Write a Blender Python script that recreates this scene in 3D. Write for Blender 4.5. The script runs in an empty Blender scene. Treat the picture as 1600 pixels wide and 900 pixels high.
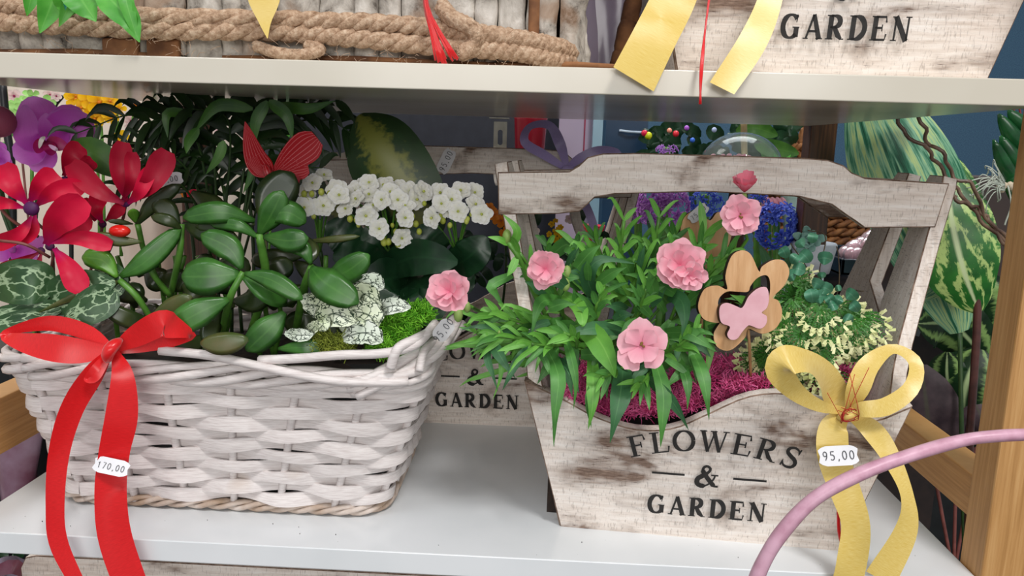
import bpy, bmesh, math, random
from math import sin, cos, pi, radians, sqrt, floor
from mathutils import Vector, Matrix, noise
V = Vector
SC = bpy.context.scene
COL = SC.collection
random.seed(7)
# ---------------------------------------------------------------- camera
FPX, YAW, PITCH, ROLL = 1236.0, .0374, .1779, .0303
CAM = V((.0354, -.45, .2497))
fw = V((-sin(YAW)*cos(PITCH), cos(YAW)*cos(PITCH), -sin(PITCH)))
r0 = V((cos(YAW), sin(YAW), 0)); u0 = r0.cross(fw)
RT = r0*cos(ROLL) + u0*sin(ROLL); UP = -r0*sin(ROLL) + u0*cos(ROLL)
cd = bpy.data.cameras.new('camera'); cam = bpy.data.objects.new('camera', cd); COL.objects.link(cam)
cd.sensor_width = 36; cd.lens = FPX*36/1600; cd.clip_start = .01; cd.clip_end = 60
cam.matrix_world = Matrix(((RT.x, UP.x, -fw.x, CAM.x), (RT.y, UP.y, -fw.y, CAM.y), (RT.z, UP.z, -fw.z, CAM.z), (0, 0, 0, 1)))
SC.camera = cam
# ---------------------------------------------------------------- world, lights, exposure
w = bpy.data.worlds.new('shop_light'); SC.world = w; w.use_nodes = True
w.node_tree.nodes['Background'].inputs[0].default_value = (.93, .96, 1, 1)
w.node_tree.nodes['Background'].inputs[1].default_value = .44
SC.view_settings.view_transform = 'Standard'; SC.view_settings.look = 'None'
SC.view_settings.gamma = 1; SC.view_settings.exposure = 0.0
def area(name, loc, aim, sx, sy, power, col=(1, 1, 1)):
    l = bpy.data.lights.new(name, 'AREA'); l.shape = 'RECTANGLE'; l.size = sx; l.size_y = sy; l.energy = power; l.color = col
    o = bpy.data.objects.new(name, l); COL.objects.link(o); o.location = loc
    o.rotation_euler = (V(aim)-V(loc)).to_track_quat('-Z', 'Y').to_euler(); return o
area('ceiling_panel_front', (.5, -.95, 1.8), (0, .08, .05), .4, .4, 21, (1, .97, .95))
area('ceiling_panel_left', (-1.0, -.9, 1.7), (-.1, .1, .1), .6, .4, 6, (.92, .95, 1))
area('front_fill', (.2, -3.2, .95), (0, .2, .12), 2.2, .9, 38, (1, .97, .94))  # added low fill that brightens front faces beneath the upper shelf
area('ceiling_panel_back', (.3, 1.3, 1.75), (.2, .9, 0), 1.4, .8, 26, (.95, .98, 1))
area('ceiling_panel_far_left', (-1.0, .75, 1.5), (-.7, .8, .2), .6, .6, 14, (1, .97, .93))

# ---------------------------------------------------------------- pixel -> world point on a chosen plane
def ray(px, py): return fw + RT*((px-800)/FPX) + UP*((450-py)/FPX)
def pt(px, py, y):
    d = ray(px, py); return CAM + d*((y-CAM.y)/d.y)
def ptz(px, py, z):
    d = ray(px, py); return CAM + d*((z-CAM.z)/d.z)
def m(px, y): return px*(y+.45)/FPX*1.0           # pixels to metres at depth y
def hexc(h):
    h = h.lstrip('#'); c = [int(h[i:i+2], 16)/255 for i in (0, 2, 4)]
    return tuple([(x/12.92 if x <= .04045 else ((x+.055)/1.055)**2.4) for x in c])+(1,)
# ---------------------------------------------------------------- material helpers
class NT:
    def __init__(s, name):
        s.m = bpy.data.materials.new(name); s.m.use_nodes = True; s.t = s.m.node_tree; s.b = s.t.nodes['Principled BSDF']
    def n(s, ty, ins=None, **kw):
        x = s.t.nodes.new(ty)
        for k, v in kw.items(): setattr(x, k, v)
        for k, v in (ins or {}).items(): s.set(x, k, v)
        return x
    def set(s, x, k, v):
        if hasattr(v, 'is_output') or hasattr(v, 'links'): s.t.links.new(v, x.inputs[k])
        else: x.inputs[k].default_value = v
    def math(s, op, a, b=0.0, c=None):
        x = s.n('ShaderNodeMath', {0: a, 1: b}, operation=op)
        if c is not None: s.set(x, 2, c)
        return x.outputs[0]
    def ramp(s, fac, stops, mode='LINEAR'):
        x = s.n('ShaderNodeValToRGB', {0: fac}); e = x.color_ramp; e.interpolation = mode
        while len(e.elements) < len(stops): e.elements.new(.5)
        for el, (p, c) in zip(e.elements, stops):
            el.position = p; el.color = hexc(c) if isinstance(c, str) else (c, c, c, 1)
        return x.outputs[0]
    def mix(s, f, a, b, bt='MIX'):
        x = s.n('ShaderNodeMix', data_type='RGBA', blend_type=bt)
        s.set(x, 0, f); s.set(x, 6, hexc(a) if isinstance(a, str) else a); s.set(x, 7, hexc(b) if isinstance(b, str) else b)
        return x.outputs[2]
    def coord(s, kind='Object', scale=(1, 1, 1), rot=(0, 0, 0)):
        tc = s.n('ShaderNodeTexCoord'); mp = s.n('ShaderNodeMapping', {0: tc.outputs[kind], 'Scale': scale, 'Rotation': rot}); return mp.outputs[0]
    def noise(s, vec, scale=5, detail=3, rough=.5, dist=0):
        return s.n('ShaderNodeTexNoise', {'Vector': vec, 'Scale': scale, 'Detail': detail, 'Roughness': rough, 'Distortion': dist}).outputs[0]
    def bump(s, h, st=.3, d=.001):
        x = s.n('ShaderNodeBump', {'Height': h, 'Strength': st, 'Distance': d}); s.t.links.new(x.outputs[0], s.b.inputs['Normal'])
    def fin(s, col, rough=.5, spec=.5, **kw):
        s.set(s.b, 'Base Color', hexc(col) if isinstance(col, str) else col); s.set(s.b, 'Roughness', rough); s.b.inputs['Specular IOR Level'].default_value = spec
        for k, v in kw.items(): s.b.inputs[k.replace('_', ' ')].default_value = v
        return s.m
def plain(name, a, b=None, rough=.5, sc=60, spec=.5, bump=0, stretch=(1, 1, 1), **kw):
    t = NT(name); v = t.coord('Object', stretch); nz = t.noise(v, sc, 4)
    c = t.mix(t.ramp(nz, [(.35, 0.), (.65, 1.)]), a, b or a)
    if bump: t.bump(nz, bump)
    return t.fin(c, rough, spec, **kw)
def whitewash(name, vert=False, dark=False):
    t = NT(name); st = (3.5, 3.5, 45) if not vert else (45, 45, 4)
    v = t.coord('Object', st)
    cracks = t.noise(v, 34, 5, .7); big = t.noise(t.coord('Object', (1, 1, 2.6) if not vert else (2.6, 2.6, 1)), 13, 4, .6, .4)
    fine = t.noise(t.coord('Object', (55, 55, 8) if not vert else (8, 8, 55)), 22, 2)
    base = t.ramp(t.noise(v, 9, 4, .6), [(.3, '#d9cbbf'), (.5, '#ebe0d6'), (.7, '#f6efe8')])
    worn = t.ramp(big, [(.49, 0.), (.63, 1.)] if not vert else [(.56, 0.), (.72, .7)])
    gr = t.ramp(cracks, [(.30, 1.), (.40, 0.)])
    f = t.math('MULTIPLY', t.math('ADD', gr, t.math('MULTIPLY', worn, .75)), t.math('ADD', .35, t.math('MULTIPLY', worn, .9)))
    f = t.math('MINIMUM', f, 1.0)
    c = t.mix(f, base, t.ramp(cracks, [(.3, '#4a352b'), (.5, '#7a6152'), (.7, '#a8917f')]))
    c = t.mix(t.math('MULTIPLY', t.ramp(fine, [(.32, 1.), (.42, 0.)]), .35), c, '#6d5a4e')
    if dark: c = t.mix(.45, c, '#5d564f')
    t.bump(t.math('ADD', cracks, t.math('MULTIPLY', fine, .4)), .35, .0008)
    return t.fin(c, .75, .25)
def wood(name, a, b, c, vert=False, rough=.45, sc=1, spec=.4):
    t = NT(name); st = (2*sc, 2*sc, 60*sc) if not vert else (60*sc, 60*sc, 2*sc)
    nz = t.noise(t.coord('Object', st), 6, 5, .6, .3)
    col = t.ramp(nz, [(.3, a), (.52, b), (.72, c)]); t.bump(nz, .12, .0005); return t.fin(col, rough, spec)
def uvsplit(t):
    tc = t.n('ShaderNodeTexCoord'); sx = t.n('ShaderNodeSeparateXYZ', {0: tc.outputs['UV']}); u, v = sx.outputs[0], sx.outputs[1]
    av = t.math('ABSOLUTE', t.math('SUBTRACT', v, .5)); return tc.outputs['UV'], u, v, av
def veins(t, mp, sc):
    n1 = t.noise(mp, 1.3*sc, 4, .6, .8); n2 = t.noise(mp, 2.6*sc, 3, .6, .6)
    return t.math('MINIMUM', t.math('ABSOLUTE', t.math('SUBTRACT', n1, .5)), t.math('ABSOLUTE', t.math('SUBTRACT', n2, .52)))
def warp(t, mp, sc, k):
    n = t.n('ShaderNodeTexNoise', {'Vector': mp, 'Scale': sc, 'Detail': 3.0}).outputs[1]
    s = t.n('ShaderNodeVectorMath', {0: n, 1: (.5, .5, .5)}, operation='SUBTRACT').outputs[0]; s = t.n('ShaderNodeVectorMath', {0: s}, operation='SCALE'); s.inputs['Scale'].default_value = k
    return t.n('ShaderNodeVectorMath', {0: mp, 1: s.outputs[0]}, operation='ADD').outputs[0]
def leafmat(name, dk, lt, vein=None, style='plain', rough=.4, spec=.5, trans=.0):
    t = NT(name); uv, u, v, av = uvsplit(t); nz = t.noise(t.coord('Object'), 70, 4)
    c = t.mix(t.ramp(nz, [(.3, 0.), (.7, 1.)]), dk, lt)
    rib = t.ramp(av, [(.015, 1.), (.045, 0.)])
    if style == 'plain':
        if vein: c = t.mix(t.math('MULTIPLY', rib, .28), c, vein)
    elif style == 'strap':
        ln = t.n('ShaderNodeTexWave', {'Vector': uv, 'Scale': 9.0, 'Distortion': .5}, bands_direction='Y').outputs[1]
        c = t.mix(t.math('MULTIPLY', ln, .22), c, lt); c = t.mix(t.math('MULTIPLY', rib, .5), c, vein or lt)
        t.bump(ln, .15, .0005)
    elif style == 'cyclamen':
        mp = t.n('ShaderNodeMapping', {0: uv, 'Scale': (2.6, 2.6, 1)}).outputs[0]
        mp2 = t.mix(.12, mp, t.n('ShaderNodeTexNoise', {'Vector': mp, 'Scale': 4.0}).outputs[1])
        vo = t.n('ShaderNodeTexVoronoi', {'Vector': warp(t, mp, 1.6, .9), 'Scale': 1.4}, feature='DISTANCE_TO_EDGE').outputs[0]
        band = t.ramp(t.math('ADD', av, t.math('MULTIPLY', t.noise(uv, 9, 3), .2)), [(.05, .8), (.34, 1.), (.46, .15), (.55, 0.)])
        c = t.mix(t.math('MULTIPLY', t.ramp(vo, [(.03, 1.), (.075, 0.)]), band), c, vein or '#a9c4a6'); t.bump(vo, .2, .001)
    elif style == 'hypo':
        mp = t.n('ShaderNodeMapping', {0: uv, 'Scale': (3.0, 2.2, 1)}).outputs[0]
        mp2 = t.mix(.2, mp, t.n('ShaderNodeTexNoise', {'Vector': mp, 'Scale': 2.5}).outputs[1])
        vo = t.n('ShaderNodeTexVoronoi', {'Vector': warp(t, mp, 2.2, .8), 'Scale': 1.6}, feature='DISTANCE_TO_EDGE').outputs[0]
        f = t.math('MAXIMUM', t.ramp(vo, [(.03, 1.), (.075, 0.)]), t.math('MULTIPLY', rib, .8)); c = t.mix(f, c, vein or '#2c4530'); t.bump(vo, .2, .001)
    elif style == 'dieff':
        f = t.ramp(t.math('ADD', av, t.math('MULTIPLY', t.math('SUBTRACT', t.noise(t.n('ShaderNodeMapping', {0: uv, 'Scale': (9, 3, 1)}).outputs[0], 3, 4), .5), .55)), [(.12, 1.), (.26, 0.)])
        c = t.mix(f, c, vein or '#8f9440')
    elif style == 'stripe':
        k = t.math('ADD', t.math('MULTIPLY', u, 22.), t.math('MULTIPLY', av, -26.))
        k = t.math('ADD', k, t.math('MULTIPLY', t.noise(t.n('ShaderNodeMapping', {0: uv, 'Scale': (5, 5, 1)}).outputs[0], 1.5, 5, .7), 13.))
        s = t.math('ADD', t.math('MULTIPLY', t.math('SINE', k), .5), .5); c = t.mix(t.ramp(s, [(.58, 0.), (.95, 1.)]), c, vein or '#9fc07a'); c = t.mix(rib, c, '#c7d9a5')
    elif style == 'band':
        k = t.math('ADD', av, t.math('MULTIPLY', t.math('SUBTRACT', t.noise(t.n('ShaderNodeMapping', {0: uv, 'Scale': (9, 2, 1)}).outputs[0], 3, 4), .5), .25))
        c = t.mix(t.ramp(k, [(.16, 0.), (.25, 1.), (.31, 1.), (.36, 0.)]), c, vein or '#8fae62'); c = t.mix(rib, c, '#a9c08a')
    elif style == 'long':
        k = t.n('ShaderNodeMapping', {0: uv, 'Scale': (1.0, 5.5, 1)}).outputs[0]; nn = t.noise(k, 2.6, 5, .65, .4)
        c = t.ramp(nn, [(.3, '#123f2c'), (.42, '#35805f'), (.5, '#8fc4a0'), (.56, '#c3d98e'), (.62, '#7fb590'), (.72, '#2f8050')])
    t.b.inputs['Transmission Weight'].default_value = 0
    mt = t.fin(c, rough, spec)
    if trans: add_translucent(t, c, trans)
    return mt
def add_translucent(t, c, k):
    out = [n for n in t.t.nodes if n.type == 'OUTPUT_MATERIAL'][0]
    tr = t.n('ShaderNodeBsdfTranslucent'); t.set(tr, 'Color', c)
    mx = t.n('ShaderNodeMixShader', {0: k, 1: t.b.outputs[0], 2: tr.outputs[0]}); t.t.links.new(mx.outputs[0], out.inputs[0])
def petalmat(name, base, mid, edge, rough=.5, trans=.25, rim=None, lines=True):
    t = NT(name); uv, u, v, av = uvsplit(t)
    c = t.ramp(u, [(.0, base), (.35, mid), (1., edge)])
    if lines:
        k = t.n('ShaderNodeMapping', {0: uv, 'Scale': (1, 14, 1)}).outputs[0]; nz = t.noise(k, 2.5, 2); c = t.mix(t.math('MULTIPLY', t.ramp(nz, [(.35, 1.), (.6, 0.)]), .3), c, mid)
    if rim: c = t.mix(t.ramp(t.math('MAXIMUM', t.math('MULTIPLY', av, 2.), u), [(.9, 0.), (1., .8)]), c, rim)
    mt = t.fin(c, rough, .3); add_translucent(t, c, trans); return mt
def satin(name, a, b, rough=.32):
    t = NT(name); uv, u, v, av = uvsplit(t)
    w_ = t.n('ShaderNodeMapping', {0: uv, 'Scale': (160, 1.5, 1)}).outputs[0]; nz = t.noise(w_, 3, 2)
    c = t.mix(t.ramp(nz, [(.3, 0.), (.7, 1.)]), a, b)
    return t.fin(c, rough, .5, Anisotropic=.6, Sheen_Weight=.25)
# ---------------------------------------------------------------- objects
def tag(o, label=None, cat=None, group=None, kind=None):
    if label: o['label'] = label
    if cat: o['category'] = cat
    if group: o['group'] = group
    if kind: o['kind'] = kind
    return o
def thing(name, label, cat, loc, group=None, rz=0):
    o = bpy.data.objects.new(name, None); COL.objects.link(o); o.location = loc; o.rotation_euler = (0, 0, rz)
    o.empty_display_size = .01; o['_o'] = 1
    return tag(o, label, cat, group)
def origin(o):
    p = V((0, 0, 0))
    while o: p += o.location; o = o.parent
    return p
class G:
    def __init__(s): s.v = []; s.f = []; s.uv = []
    def grid(s, rows, closed=False, flip=False):
        b = len(s.v); nr = len(rows); nc = len(rows[0])
        for r in rows: s.v += r
        for i in range(nr-1):
            for j in range(nc if closed else nc-1):
                k = (j+1) % nc
                q = (b+i*nc+j, b+i*nc+k, b+(i+1)*nc+k, b+(i+1)*nc+j)
                uu = ((i/(nr-1), j/max(1, nc-1)), (i/(nr-1), (j+1)/max(1, nc-1)), ((i+1)/(nr-1), (j+1)/max(1, nc-1)), ((i+1)/(nr-1), j/max(1, nc-1)))
                s.f.append(q); s.uv.append(uu)
        return b
    def face(s, idx): s.f.append(tuple(idx)); s.uv.append(tuple((.5, .5) for _ in idx))
    def tube(s, path, r, n=6, flat=1.0, up=None, cap=True, twist=0):
        rows = []; N = len(path); uu = None
        for i, p in enumerate(path):
            t = (path[min(i+1, N-1)]-path[max(i-1, 0)]).normalized()
            if up is not None: uu = up
            elif uu is None: uu = V((0, 0, 1)) if abs(t.z) < .9 else V((0, 1, 0))
            sd = t.cross(uu).normalized(); nn = sd.cross(t).normalized()
            if up is None: uu = nn
            rr = r(i/(N-1)) if callable(r) else (r[i] if isinstance(r, list) else r)
            rows.append([p+sd*cos(2*pi*k/n+twist)*rr*flat+nn*sin(2*pi*k/n+twist)*rr for k in range(n)])
        b = s.grid(rows, True)
        if cap: s.face([b+k for k in range(n)][::-1]); s.face([b+(N-1)*n+k for k in range(n)])
    def box(s, a, b, jit=0):
        i = len(s.v)
        for x in (a[0], b[0]):
            for y in (a[1], b[1]):
                for z in (a[2], b[2]): s.v.append(V((x, y, z))+V([random.uniform(-jit, jit) for _ in 'xyz']))
        for q in ((0, 1, 3, 2), (4, 6, 7, 5), (0, 4, 5, 1), (2, 3, 7, 6), (0, 2, 6, 4), (1, 5, 7, 3)): s.face([i+k for k in q])
    def ball(s, c, r, n=8, mseg=6, sq=(1, 1, 1)):
        rows = []
        for i in range(mseg+1):
            a = pi*i/mseg; ra = max(sin(a), .02)
            rows.append([c+V((ra*cos(2*pi*k/n)*r*sq[0], ra*sin(2*pi*k/n)*r*sq[1], cos(a)*r*sq[2])) for k in range(n)])
        s.grid(rows, True)
    def lathe(s, c, prof, n=24, wob=0):
        s.grid([[c+V((r*cos(2*pi*k/n)*(1+wob*sin(5*2*pi*k/n)), r*sin(2*pi*k/n)*(1+wob*sin(5*2*pi*k/n)), z)) for k in range(n)] for r, z in prof], True)
    def make(s, name, mat, parent=None, smooth=True, local=False, bevel=0, label=None):
        o0 = V((0, 0, 0)) if (local or parent is None) else origin(parent)
        me = bpy.data.meshes.new(name); me.from_pydata([tuple(p-o0) for p in s.v], [], s.f)
        ul = me.uv_layers.new(name='UVMap'); flat = []
        for q in s.uv:
            for a in q: flat += [a[0], a[1]]
        ul.data.foreach_set('uv', flat)
        if smooth: me.polygons.foreach_set('use_smooth', [True]*len(me.polygons))
        me.materials.append(mat); o = bpy.data.objects.new(name, me); COL.objects.link(o)
        if parent: o.parent = parent
        if bevel:
            bv = o.modifiers.new('edge', 'BEVEL'); bv.width = bevel; bv.segments = 2; bv.limit_method = 'ANGLE'; bv.angle_limit = radians(50)
        if label: o['label'] = label
        return o
def cm(P, n):
    """smooth path through points"""
    P = [V(p) for p in P]; Q = [P[0]*2-P[1]]+P+[P[-1]*2-P[-2]]; out = []; S = len(P)-1
    for i in range(n):
        t = i/(n-1)*S; k = min(int(t), S-1); t -= k; a, b, c, d = Q[k:k+4]
        out.append(.5*((2*b)+(c-a)*t+(2*a-5*b+4*c-d)*t*t+(3*b-a-3*c+d)*t**3))
    return out
def cm1(P, n): return [p.x for p in cm([V((x, 0, 0)) for x in P], n)]
PROF = {
 'jade': lambda t: (.2+.8*min(1, t/.5)**1.2*(1.5-.5*min(1, t/.5)))*sqrt(max(.012, 1-max(0, (t-.55)/.45)**2.2)),
 'oval': lambda t: max(.05, (max(0, sin(pi*min(1, t*.97+.02)))**.6)),
 'lance': lambda t: max(.03, (max(0, sin(pi*t**.62)))**.8) if t > .02 else .25,
 'strap': lambda t: (.62+.38*sin(pi*min(1, t*1.3)))*(1-max(0, t-.45)/.55)**.75 if t < .995 else .02,
 'petal': lambda t: max(.16, t**.75*1.05*sqrt(max(0, 1-t**7)))if t < .97 else .42,
 'point': lambda t: max(.03, (max(0, sin(pi*t**.9)))**.9),
 'heart': lambda t: max(.05, sqrt(max(0, 1-(2*t-.95)**2*1.0)))if t < .96 else .15,
 'const': lambda t: 1.0,
}
def rows_leaf(path, wid, prof='lance', roll=0, cup=.2, nu=8, cols=(-1, 0, 1), view=True, wave=0, ph=0):
    C = cm(path, nu); rows = []; fr = []
    for i, p in enumerate(C):
        t = (C[min(i+1, nu-1)]-C[max(i-1, 0)]).normalized(); vw = (CAM-p).normalized() if view is True else view
        sd = t.cross(vw)
        if sd.length < .15: sd = t.cross(V((0, 0, 1))+vw*.3)
        sd.normalize(); nn = sd.cross(t)
        rl = roll[min(len(roll)-1, int(i/(nu-1)*len(roll)))] if isinstance(roll, (list, tuple)) else roll
        s2 = sd*cos(rl)+nn*sin(rl); n2 = s2.cross(t)
        if n2.dot(vw) < 0: n2 = -n2
        ww = wid*.5*PROF[prof](i/(nu-1))
        rows.append([p+s2*c*ww+n2*(abs(c)**1.4*cup*ww+wave*ww*sin(ph+i*1.9+c*2)*abs(c)) for c in cols]); fr.append((n2, ww))
    return rows, fr
def leaf(path, wid, mat, parent, prof='lance', roll=0, cup=.2, nu=8, cols=(-1, 0, 1), thick=0, name='leaf', view=True, wave=0, label=None, g=None):
    rows, fr = rows_leaf(path, wid, prof, roll, cup, nu, cols, view, wave, random.random()*6)
    gg = g or G()
    if thick:
        R = []
        for row, (n2, ww) in zip(rows, fr):
            th = min(thick, ww*.7)*.5
            top = [p+n2*th*(1-abs(c)**2.2) for p, c in zip(row, cols)]; bot = [p-n2*th*(1-abs(c)**2.2) for p, c in zip(row, cols)]
            R.append((top, bot[1:-1][::-1]))
        b = len(gg.v); nc = len(cols); rr = [a+c for a, c in R]; k0 = len(gg.uv); gg.grid(rr, True)
        tot = len(rr[0]); vs = [(c+1)/2 for c in cols]+[(c+1)/2 for c in cols[1:-1]][::-1]+[0]
        for i in range(nu-1):
            for j in range(tot):
                v0, v1 = vs[j], vs[(j+1) % tot]; gg.uv[k0+i*tot+j] = ((i/(nu-1), v0), (i/(nu-1), v1), ((i+1)/(nu-1), v1), ((i+1)/(nu-1), v0))
        gg.face([b+k for k in range(tot)][::-1]); gg.face([b+(nu-1)*tot+k for k in range(tot)])
    else: gg.grid(rows)
    if g is None: return gg.make(name, mat, parent, label=label)
def L(parent, pts, wpx, mat, **k):
    """leaf from photo points [(px,py,y),...]"""
    P = [pt(*q) for q in pts]; ym = sum(q[2] for q in pts)/len(pts)
    return leaf(P, m(wpx, ym), mat, parent, **k)
def T(parent, pts, rpx, mat, name='stem', n=6, ns=10, taper=0):
    P = cm([pt(*q) for q in pts], ns); ym = sum(q[2] for q in pts)/len(pts); r = m(rpx, ym); g = G(); g.tube(P, lambda t: r*(1-taper*t), n)
    return g.make(name, mat, parent)
def bend(mesh_v, M4): return [M4 @ v for v in mesh_v]
def flatshape(loops, depth, bevel, name, mat, parent, M4, local=False, label=None, smooth=False, edgemat=None):
    """solid plate from 2D outlines (holes allowed), placed by the matrix M4"""
    cu = bpy.data.curves.new(name, 'CURVE'); cu.dimensions = '2D'; cu.fill_mode = 'BOTH'; cu.extrude = depth/2; cu.bevel_depth = bevel; cu.bevel_resolution = 1
    for lp in loops:
        sp = cu.splines.new('POLY'); sp.points.add(len(lp)-1); sp.use_cyclic_u = True
        for p, q in zip(sp.points, lp): p.co = (q[0], q[1], 0, 1)
    tmp = bpy.data.objects.new('tmp', cu); me = bpy.data.meshes.new_from_object(tmp); bpy.data.objects.remove(tmp); bpy.data.curves.remove(cu)
    o0 = V((0, 0, 0)) if (local or parent is None) else origin(parent)
    me.transform(Matrix.Translation(-o0) @ M4); me.name = name; me.materials.clear(); me.materials.append(mat)
    o = bpy.data.objects.new(name, me); COL.objects.link(o)
    if parent: o.parent = parent
    if label: o['label'] = label
    if smooth: me.polygons.foreach_set('use_smooth', [True]*len(me.polygons))
    if edgemat:
        me.materials.append(edgemat); nf = M4.col[2].to_3d().normalized()
        for p in me.polygons: p.material_index = 1 if .15 < abs(p.normal.dot(nf)) < .95 else 0
    return o
def frame(o, x, z):
    """matrix: local X along x, local Z (plate normal) along z"""
    x = V(x).normalized(); z = V(z); z = (z-x*z.dot(x)).normalized(); y = z.cross(x)
    return Matrix(((x.x, y.x, z.x, o[0]), (x.y, y.y, z.y, o[1]), (x.z, y.z, z.z, o[2]), (0, 0, 0, 1)))
# ---------------------------------------------------------------- serif letters drawn as strokes
def arc(cx, cy, rx, ry, a0, a1, n=14): return [(cx+rx*cos(radians(a0+(a1-a0)*i/n)), cy+ry*sin(radians(a0+(a1-a0)*i/n))) for i in range(n+1)]
def glyph(ch, T_=.2, t_=.07):
    S = []; st = lambda *a: S.append(a)
    def stem(x, y0=0, y1=1, w=T_): st([(x, y0), (x, y1)], [w, w])
    def ser(x, y, w=.3): st([(x-w/2, y+(.025 if y < .5 else -.025)), (x+w/2, y+(.025 if y < .5 else -.025))], [.055, .055])
    def ring(P, cx): st(P, [t_+(T_-t_)*min(1, abs(p[0]-cx)/.28)**1.5 for p in P])
    if ch == 'F': stem(.22); ser(.22, 0, .42); ser(.2, 1, .36); st([(.22, .965), (.74, .965)], [t_, t_]); st([(.72, 1), (.76, .72)], [.03, .09]); st([(.22, .52), (.56, .52)], [t_, t_]); st([(.57, .66), (.57, .38)], [.06, .06]); W = .8
    if ch == 'E': stem(.22); ser(.2, 0, .36); ser(.2, 1, .36); st([(.22, .965), (.74, .965)], [t_, t_]); st([(.72, 1), (.75, .74)], [.03, .09]); st([(.22, .52), (.56, .52)], [t_, t_]); st([(.57, .66), (.57, .38)], [.06, .06]); st([(.22, .035), (.76, .035)], [t_, t_]); st([(.75, 0), (.8, .28)], [.03, .09]); W = .86
    if ch == 'L': stem(.22); ser(.2, 0, .36); ser(.22, 1, .42); st([(.22, .035), (.74, .035)], [t_, t_]); st([(.73, 0), (.78, .3)], [.03, .09]); W = .8
    if ch == 'O': ring(arc(.48, .5, .4, .47, 0, 360, 26), .48); W = .98
    if ch == 'D': stem(.22); ser(.18, 0, .34); ser(.18, 1, .34); ring(arc(.34, .5, .46, .465, -90, 90, 16), .3); st([(.2, .035), (.36, .035)], [t_, t_]); st([(.2, .965), (.36, .965)], [t_, t_]); W = .92
    if ch == 'R': stem(.22); ser(.2, 0, .38); ser(.18, 1, .34); ring(arc(.38, .735, .29, .23, -90, 90, 12), .34); st([(.2, .965), (.4, .965)], [t_, t_]); st([(.2, .505), (.4, .505)], [t_, t_]); st([(.4, .52), (.62, .18), (.8, .03)], [T_*.8, T_, T_*.5]); ser(.82, 0, .22); W = .94
    if ch == 'G': ring(arc(.46, .5, .38, .47, 42, 318, 20), .46); stem(.75, .06, .44); ser(.73, .44, .34); st([(.76, .98), (.74, .66)], [.1, .04]); W = .96
    if ch == 'A': st([(.14, 0), (.44, 1)], [t_, t_*1.2]); st([(.44, 1), (.8, 0)], [T_*.8, T_]); st([(.24, .32), (.66, .32)], [t_, t_]); ser(.12, 0, .26); ser(.8, 0, .34); W = .92
    if ch == 'N': st([(.18, 0), (.18, .95)], [t_, t_]); st([(.16, 1), (.78, 0)], [T_, T_]); st([(.8, 0), (.8, 1)], [t_, t_]); ser(.16, 0, .3); ser(.12, 1, .24); ser(.8, 1, .3); W = .96
    if ch == 'W': st([(.1, 1), (.36, 0)], [T_, T_*.8]); st([(.36, 0), (.6, .96)], [t_, t_]); st([(.56, 1), (.84, 0)], [T_, T_*.8]); st([(.84, 0), (1.08, 1)], [t_, t_]); ser(.12, 1, .3); ser(.56, 1, .28); ser(1.08, 1, .26); W = 1.18
    if ch == 'S':
        P = [(q.x, q.y) for q in cm([V((*p, 0)) for p in [(.66, .74), (.6, .9), (.4, .97), (.2, .88), (.18, .7), (.36, .56), (.58, .44), (.68, .26), (.58, .07), (.36, .03), (.2, .1), (.12, .26)]], 24)]
        st(P, [t_+(T_-t_)*(sin(pi*i/23)**1.5) for i in range(24)]); st([(.68, .98), (.66, .68)], [.08, .03]); st([(.11, .02), (.13, .33)], [.08, .03]); W = .78
    if ch == '&':
        P = [(q.x, q.y) for q in cm([V((*p, 0)) for p in [(1.0, .04), (.84, .05), (.62, .3), (.36, .66), (.34, .86), (.48, .96), (.62, .86), (.58, .7), (.34, .5), (.14, .34), (.14, .12), (.34, .02), (.58, .1), (.78, .34), (.84, .52)]], 36)]
        st(P, [.1 if i < 3 else (T_*1.25 if i < 9 else (.12 if i < 19 else (T_*1.35 if i < 29 else .08))) for i in range(36)]); st([(.68, .55), (.98, .55)], [.07, .07]); W = 1.05
    if ch in '0123456789,.':
        d = {'0': [arc(.3, .5, .22, .45, 0, 360, 14)], '1': [[(.15, .75), (.32, .95), (.32, .03)]], '7': [[(.1, .95), (.52, .95), (.25, .03)]],
             '9': [arc(.3, .7, .2, .25, 0, 360, 12), [(.5, .7), (.46, .35), (.3, .03)]], '5': [[(.5, .95), (.16, .95), (.13, .55)], arc(.28, .32, .22, .28, 110, -140, 10)],
             ',': [[(.22, .12), (.14, -.12)]], '.': [[(.2, .02), (.2, .1)]]}[ch]
        S = [(P, [.1]*len(P)) for P in d]; W = .64 if ch not in ',.' else .38
    return S, W
def write(g, text, place, h, gap=.12, thick=.2, thin=.07, pitch=None):
    """adds stroke quads; place(s, t) -> 3D point for distance s along the line, t above it"""
    x = 0; tot = sum(glyph(c)[1]+gap for c in text)-gap
    for ch in text:
        S, W = glyph(ch, thick, thin); x0 = x-tot/2
        for P, ws in S:
            N = len(P); L_, R_ = [], []
            for i in range(N):
                a = P[max(0, i-1)]; b = P[min(N-1, i+1)]; dx, dy = b[0]-a[0], b[1]-a[1]; l = max(1e-6, sqrt(dx*dx+dy*dy)); nx, ny = -dy/l, dx/l
                for lst, sg in ((L_, 1), (R_, -1)): lst.append(place((x0+P[i][0]+nx*ws[i]/2*sg)*h, (P[i][1]+ny*ws[i]/2*sg)*h, (x0+W/2)*h))
            g.grid([[a_, b_] for a_, b_ in zip(L_, R_)])
        x += W+gap
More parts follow.
